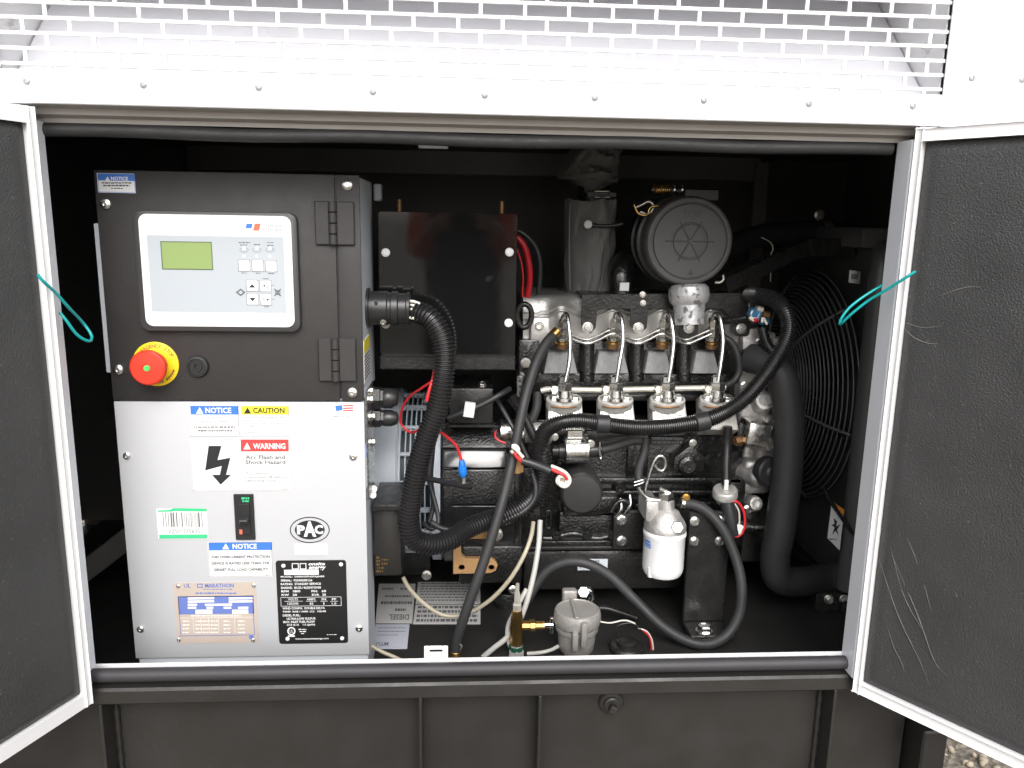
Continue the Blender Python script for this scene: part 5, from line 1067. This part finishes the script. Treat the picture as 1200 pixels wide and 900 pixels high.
# grey cam-lock fill cap on the deck
FC = thing('fill_cap', 'grey round tank cap with a cam lever standing on the deck', 'tank cap', (P(677, 760, .19).x, .20, FZ))
kx = P(677, 735, .19).x; zt = P(677, 716, .19).z; zb_ = P(677, 766, .19).z; r_ = S(30, .19)
hh = zt-zb_; obj('neck', MB().lathe([(r_*.45, FZ-zt), (r_*.45, -hh*1.02), (r_*.62, -hh*1.0), (r_*.76, -hh*.90), (r_*.80, -hh*.72), (r_*.82, -.042), (r_*.92, -.040), (r_*.92, -.033), (r_*.84, -.031)], (kx, .20, zt), (0, 0, 1), 36), 'grey_cap', FC)
lid_ = obj('cap_lid', MB().lathe([(r_*.9, -.0305), (r_*.98, -.027), (r_*1.02, -.018), (r_*1.0, -.007), (r_*.95, -.0015), (r_*.88, .0), (r_*.86, -.002), (r_*.2, -.0015), (0, -.0015)], (kx, .20, zt), (0, 0, 1), 44), 'grey_cap', FC)
obj('lid_rib', MB().box(kx-.010, kx-.003, .16, .24, zt-.001, zt+.003, .001), 'grey_cap', lid_); obj('hinge_block', MB().box(kx-.022, kx+.006, .245, .265, zt-.025, zt+.012, .003), 'grey_cap', FC)
for dx, h0, h1 in ((-.010, -.058, -.022), (.006, -.052, -.004)): obj('cam_lever', MB().box(kx+dx-.0055, kx+dx+.0055, .20-r_-.010, .20-r_+.004, zt+h0, zt+h1, .003, 2), 'grey_cap', FC)
# chrome elbow behind it
CE = thing('chrome_elbow', 'small chrome elbow fitting behind the grey tank cap', 'fitting', P(690, 712, .30))
obj('elbow', MB().tube([P(x, y, .30) for x, y in ((683, 691), (691, 692), (694, 698), (692, 706), (693, 714))], S(4.4, .3), 12, .003), 'chrome', CE, 60); obj('elbow_nut', MB().hexa(P(684, 694, .30), P(684, 694, .275), S(8, .3)), 'chrome', CE); obj('cross_pin', MB().cyl(P(672, 694, .31), P(690, 693, .31), S(3, .3), 10), 'bright_zinc', CE)
hose('corrugated_conduit', [(694, 713, .30), (710, 713, .31), (728, 718, .32), (745, 724, .33)], 8, 'conduit', 'thin corrugated conduit leaving the small chrome elbow', 'conduit', 10, .004)
# brass valve
BV = thing('brass_valve', 'brass drain valve with chrome T handle standing on the deck', 'valve', (P(604, 765, .19).x, .2, FZ))
vx = P(606, 735, .19).x; V = lambda y: P(606, y, .19).z
obj('valve_body', MB().lathe([(.010, V(758)-V(762)), (.0122, 0), (.0122, V(738)-V(758)), (.011, V(726)-V(758)), (.009, V(718)-V(758))], (vx, .2, V(758)), (0, 0, 1), 8), 'brass', BV); obj('top_fitting', MB().lathe([(.0075, 0), (.0088, .004), (.0088, .014), (.0064, .016), (.0064, .032), (.0038, .04), (.0038, .055)], (vx, .2, V(719)), (0, 0, 1), 6), 'rail_metal', BV)
obj('side_port', MB().lathe([(.009, 0), (.009, .014), (.0115, .015), (.0115, .024), (.0078, .026), (.0078, .042)], (vx+.010, .2, V(736)), (1, 0, 0), 8), 'brass', BV); obj('stem', MB().cyl((vx+.05, .2, V(736)), (vx+.068, .2, V(736)), .006, 12), 'chrome', BV); obj('handle', MB().cyl((vx+.066, .2, V(746)), (vx+.066, .2, V(727)), .0042, 12, bev=.001), 'chrome', BV)
obj('base_nut', MB().lathe([(.0155, FZ-V(758)), (.0155, V(764)-V(758)), (.013, V(761)-V(758)), (.0115, 0)], (vx, .2, V(758)), (0, 0, 1), 6), 'pump_metal', BV); obj('base_ring', MB().cyl((vx, .2, V(764)), (vx, .2, V(759.5)), .0142, 18), 'wire_green', BV); bolt(601, 691, .21, 4.6, BV, BOLT_B)
hose('clear_tube', [(633, 610, .30), (631, 640, .27), (624, 680, .245), (612, 720, .225), (596, 745, .215), (578, 760, .21), (560, 775, .21)], 7, 'tube_clear', 'whitish plastic tube running from under the conduit to the sill', 'tube', 12)
hose('clear_tube', [(625, 612, .30), (622, 630, .275), (612, 655, .255), (595, 682, .25), (572, 705, .255), (545, 720, .26), (520, 721, .265), (498, 708, .27), (480, 690, .275), (472, 676, .28)], 5.5, 'tube_amber', 'yellowish plastic tube sagging over the deck labels', 'tube', 12)
hose('clear_tube', [(617, 690, .24), (604, 715, .225), (595, 735, .22), (596, 752, .215), (602, 765, .21)], 6, 'tube_clear', 'short milky tube looping behind the brass valve', 'tube', 12)
hose('clear_tube', [(618, 766, .20), (632, 765, .195), (645, 762, .195), (655, 757, .195)], 5, 'tube_clear', 'short milky tube between the valve and the tank cap', 'tube', 10)
hose('clear_tube', [(434, 756, .18), (448, 764, .175), (460, 769, .17), (475, 776, .17)], 5, 'tube_amber', 'milky tube emerging below the white cabinet cover', 'tube', 10)
# dark sender flange with a green-white wire on the deck
SF = thing('tank_sender', 'small dark tank sender flange with wires on the deck', 'sender', (P(734, 765, .2).x, .22, FZ))
kx = P(734, 760, .22).x; obj('flange', MB().lathe([(.034, 0), (.034, .008), (.03, .012), (.02, .013), (.02, .02), (.016, .022), (0, .022)], (kx, .22, FZ), (0, 0, 1), 24), 'engine_satin', SF)
for (m_, pts) in (('wire_red', ((752, 738), (760, 745), (763, 755), (763, 768))), ('wire_white', ((748, 736), (758, 740), (764, 750), (766, 768))), ('rubber', ((728, 752), (722, 735), (740, 730), (752, 738))), ('wire_white', ((700, 728), (715, 730), (732, 727), (745, 731)))): obj('wire', MB().tube([P(x, y, .22) for x, y in pts], .0017, 6, .004), m_, SF, 60)
# printed sheets lying on the deck, tops towards the engine
def deck_sheet(px, m, lab, lines, hdr=None):
    q = [PZ(x, y, FZ+.0012) for x, y in px]; mb = MB(); A = [mb.b.verts.new(p) for p in q]; B = [mb.b.verts.new(p-Vector((0, 0, .001))) for p in q]
    mb.b.faces.new(A); mb.b.faces.new(B[::-1]); 
    for i in range(4): mb.b.faces.new((A[i], B[i], B[(i+1) % 4], A[(i+1) % 4]))
    bmesh.ops.recalc_face_normals(mb.b, faces=mb.b.faces[:]); o = obj('deck_label', mb, m, None); tag(o, lab, 'label', 'labels stuck on the deck')
    def at(u, v, h=.0004): a = q[0].lerp(q[1], u); b_ = q[3].lerp(q[2], u); r = a.lerp(b_, v); return Vector((r.x, r.y, r.z+h))
    mt_ = MB(); mf_ = MB()
    for (v, h, u0, u1, st) in lines:
        mb = mt_ if st else mf_
        if st:                               # reads upside down from the door side
            vs, fs = text_raw(st, .02); a = min(x for x, y in vs); b_ = max(x for x, y in vs); c = min(y for x, y in vs); d = max(y for x, y in vs)
            V_ = [mb.b.verts.new(at(u1-(x-a)/(b_-a)*(u1-u0), v+(y-c)/(d-c)*h)) for x, y in vs]
            for f in fs:
                try: mb.b.faces.new([V_[i] for i in f])
                except ValueError: pass
        else:
            u = u0
            while u < u1:
                w = random.uniform(.02, .07); mb.face([at(u, v), at(min(u+w, u1), v), at(min(u+w, u1), v+h), at(u, v+h)]); u += w+.015
    for mb, nm in ((mt_, 'lettering'), (mf_, 'fine_print')):
        if not mb.b.faces: continue
        bmesh.ops.recalc_face_normals(mb.b, faces=mb.b.faces[:])
        for f in mb.b.faces:
            if f.normal.z < 0: f.normal_flip()
        obj(nm, mb, 'ink_grey', o)
    return o
deck_sheet(((444, 684), (487, 684), (483, 730), (440, 730)), 'paper', 'pale deck label with DIESEL lettering beside the cabinet', [(.12, .05, .1, .4, ''), (.12, .05, .6, .95, ''), (.32, .05, .2, .9, ''), (.48, .07, .1, .95, ''), (.66, .06, .5, .8, ''), (.80, .13, .35, .9, 'DIESEL')])
deck_sheet(((440, 731.5), (480, 731.5), (477, 760), (436, 760)), 'paper_blue', 'bluish deck label with fine print under the DIESEL label', [(.15, .03, .1, .9, ''), (.30, .03, .1, .9, ''), (.45, .03, .1, .7, ''), (.75, .14, .1, .45, 'MTU')])
deck_sheet(((490, 682), (563, 682), (563, 707), (487, 707)), 'paper', 'pale deck label ruled in a fine table', [(.06+.13*k, .05, .05, .95, '') for k in range(7)])
deck_sheet(((487, 708.5), (563, 708.5), (563, 731), (484, 731)), 'paper', 'pale deck label with four bold text lines', [(.08+.23*k, .13, .04, .96, '') for k in range(4)])
# ================================================================== the person taking the picture, mirrored in the terminal box cover
mat('jacket_red', (.75, .12, .05), .75, bump=.3, bscale=300); mat('shirt_dark', (.03, .035, .05), .8); mat('trousers', (.05, .055, .07), .8); mat('skin', (.52, .33, .25), .5); mat('hair_brown', (.05, .035, .025), .6, bump=.8, bscale=300); mat('camera_black', (.02, .02, .02), .35)
PC = thing('compact_camera', 'small black compact camera held up in both hands', 'camera', (-.03, -1.215, .655))
obj('camera_body', MB().box(-.085, .025, -1.235, -1.205, .655, .725, .006, 2), 'camera_black', PC); obj('lens_barrel', MB().lathe([(.026, 0), (.026, .008), (.022, .009), (.022, .02), (.015, .0205), (.015, .016), (0, .016)], (-.03, -1.2048, .69), (0, 1, 0), 24), 'camera_black', PC)
V3 = []; E3 = []; R3 = []
def jv(p, r, par=None):
    V3.append(Vector(p)); R3.append(r)
    if par is not None: E3.append((par, len(V3)-1))
    return len(V3)-1
ox = -.03
pel = jv((ox, -1.64, .30), (.155, .11)); wa = jv((ox, -1.63, .48), (.145, .10), pel); ch = jv((ox, -1.62, .68), (.165, .11), wa); nk = jv((ox, -1.61, .84), (.07, .065), ch); n2 = jv((ox, -1.59, .895), (.055, .055), nk)
h1 = jv((ox, -1.575, .95), (.07, .08), n2); h2 = jv((ox, -1.565, 1.01), (.077, .095), h1); h3 = jv((ox, -1.575, 1.07), (.06, .075), h2)
for s in (-1, 1):
    sh = jv((ox+s*.155, -1.61, .79), (.065, .065), ch); el = jv((ox+s*.175, -1.50, .56), (.05, .05), sh); wr = jv((ox+s*.115, -1.265, .665), (.03, .028), el); pa = jv((ox+s*.085, -1.238, .69), (.026, .018), wr)
    for k in range(4): f1 = jv((ox+s*.070, -1.210, .712-.016*k), (.0085, .0085), pa); f2 = jv((ox+s*(.052), -1.197, .713-.016*k), (.0078, .0078), f1); jv((ox+s*(.040+.003*k), -1.198, .713-.016*k), (.007, .007), f2)
    t1 = jv((ox+s*.066, -1.243, .668), (.0095, .0095), pa); jv((ox+s*.040, -1.243, .662), (.008, .008), t1)
    hp = jv((ox+s*.085, -1.64, .20), (.095, .095), pel); kn = jv((ox+s*.10, -1.62, -.16), (.062, .062), hp); an = jv((ox+s*.11, -1.65, -.53), (.042, .042), kn); jv((ox+s*.125, -1.50, -.585), (.04, .03), an)
me = bpy.data.meshes.new('person'); me.from_pydata(V3, E3, []); po_ = bpy.data.objects.new('person_frame', me); C.objects.link(po_)
sk_ = po_.modifiers.new('skin', 'SKIN'); sk_.use_smooth_shade = True
for i, r_ in enumerate(R3): me.skin_vertices[0].data[i].radius = r_; me.skin_vertices[0].data[i].use_root = (i == 0)
po_.modifiers.new('sub', 'SUBSURF').levels = 2
dg = bpy.context.evaluated_depsgraph_get(); bm_ = bpy.data.meshes.new_from_object(po_.evaluated_get(dg)); bpy.data.objects.remove(po_)
PE = thing('person', 'person in a red jacket and dark trousers holding up a small camera', 'person', (ox, -1.62, GZ))
bd = obj('body', bm_, 'jacket_red', PE)
for nm in ('shirt_dark', 'trousers', 'skin'): bd.data.materials.append(MATS[nm])
for p in bd.data.polygons:
    c = p.center+WL[bd]; p.use_smooth = True
    p.material_index = 3 if c.z > .875 or c.y > -1.27 else 2 if c.z < .27 else 1 if abs(c.x-ox) < .15 and c.z < .74 and c.y > -1.62 and c.y < -1.46 else 0
obj('hair', MB().ball((ox, -1.60, 1.055), .098, 20, (.92, 1.0, .9)), 'hair_brown', PE)
hf = -1.475
obj('nose', MB().ball((ox, hf, .985), .016, 10, (.8, 1.2, 1.3)), 'skin', PE); obj('mouth', MB().box(ox-.022, ox+.022, hf-.012, hf+.001, .945, .951, .002), 'cable_red', PE)
for s in (-1, 1): obj('eye', MB().ball((ox+s*.03, hf-.008, 1.012), .011, 10), 'ink', PE); obj('ear', MB().ball((ox+s*.08, -1.565, 1.0), .028, 12, (.4, .7, 1.2)), 'skin', PE); obj('shoe', MB().box(ox+s*.12-.045, ox+s*.12+.045, -1.70, -1.43, GZ, GZ+.07, .03, 3), 'camera_black', PE)
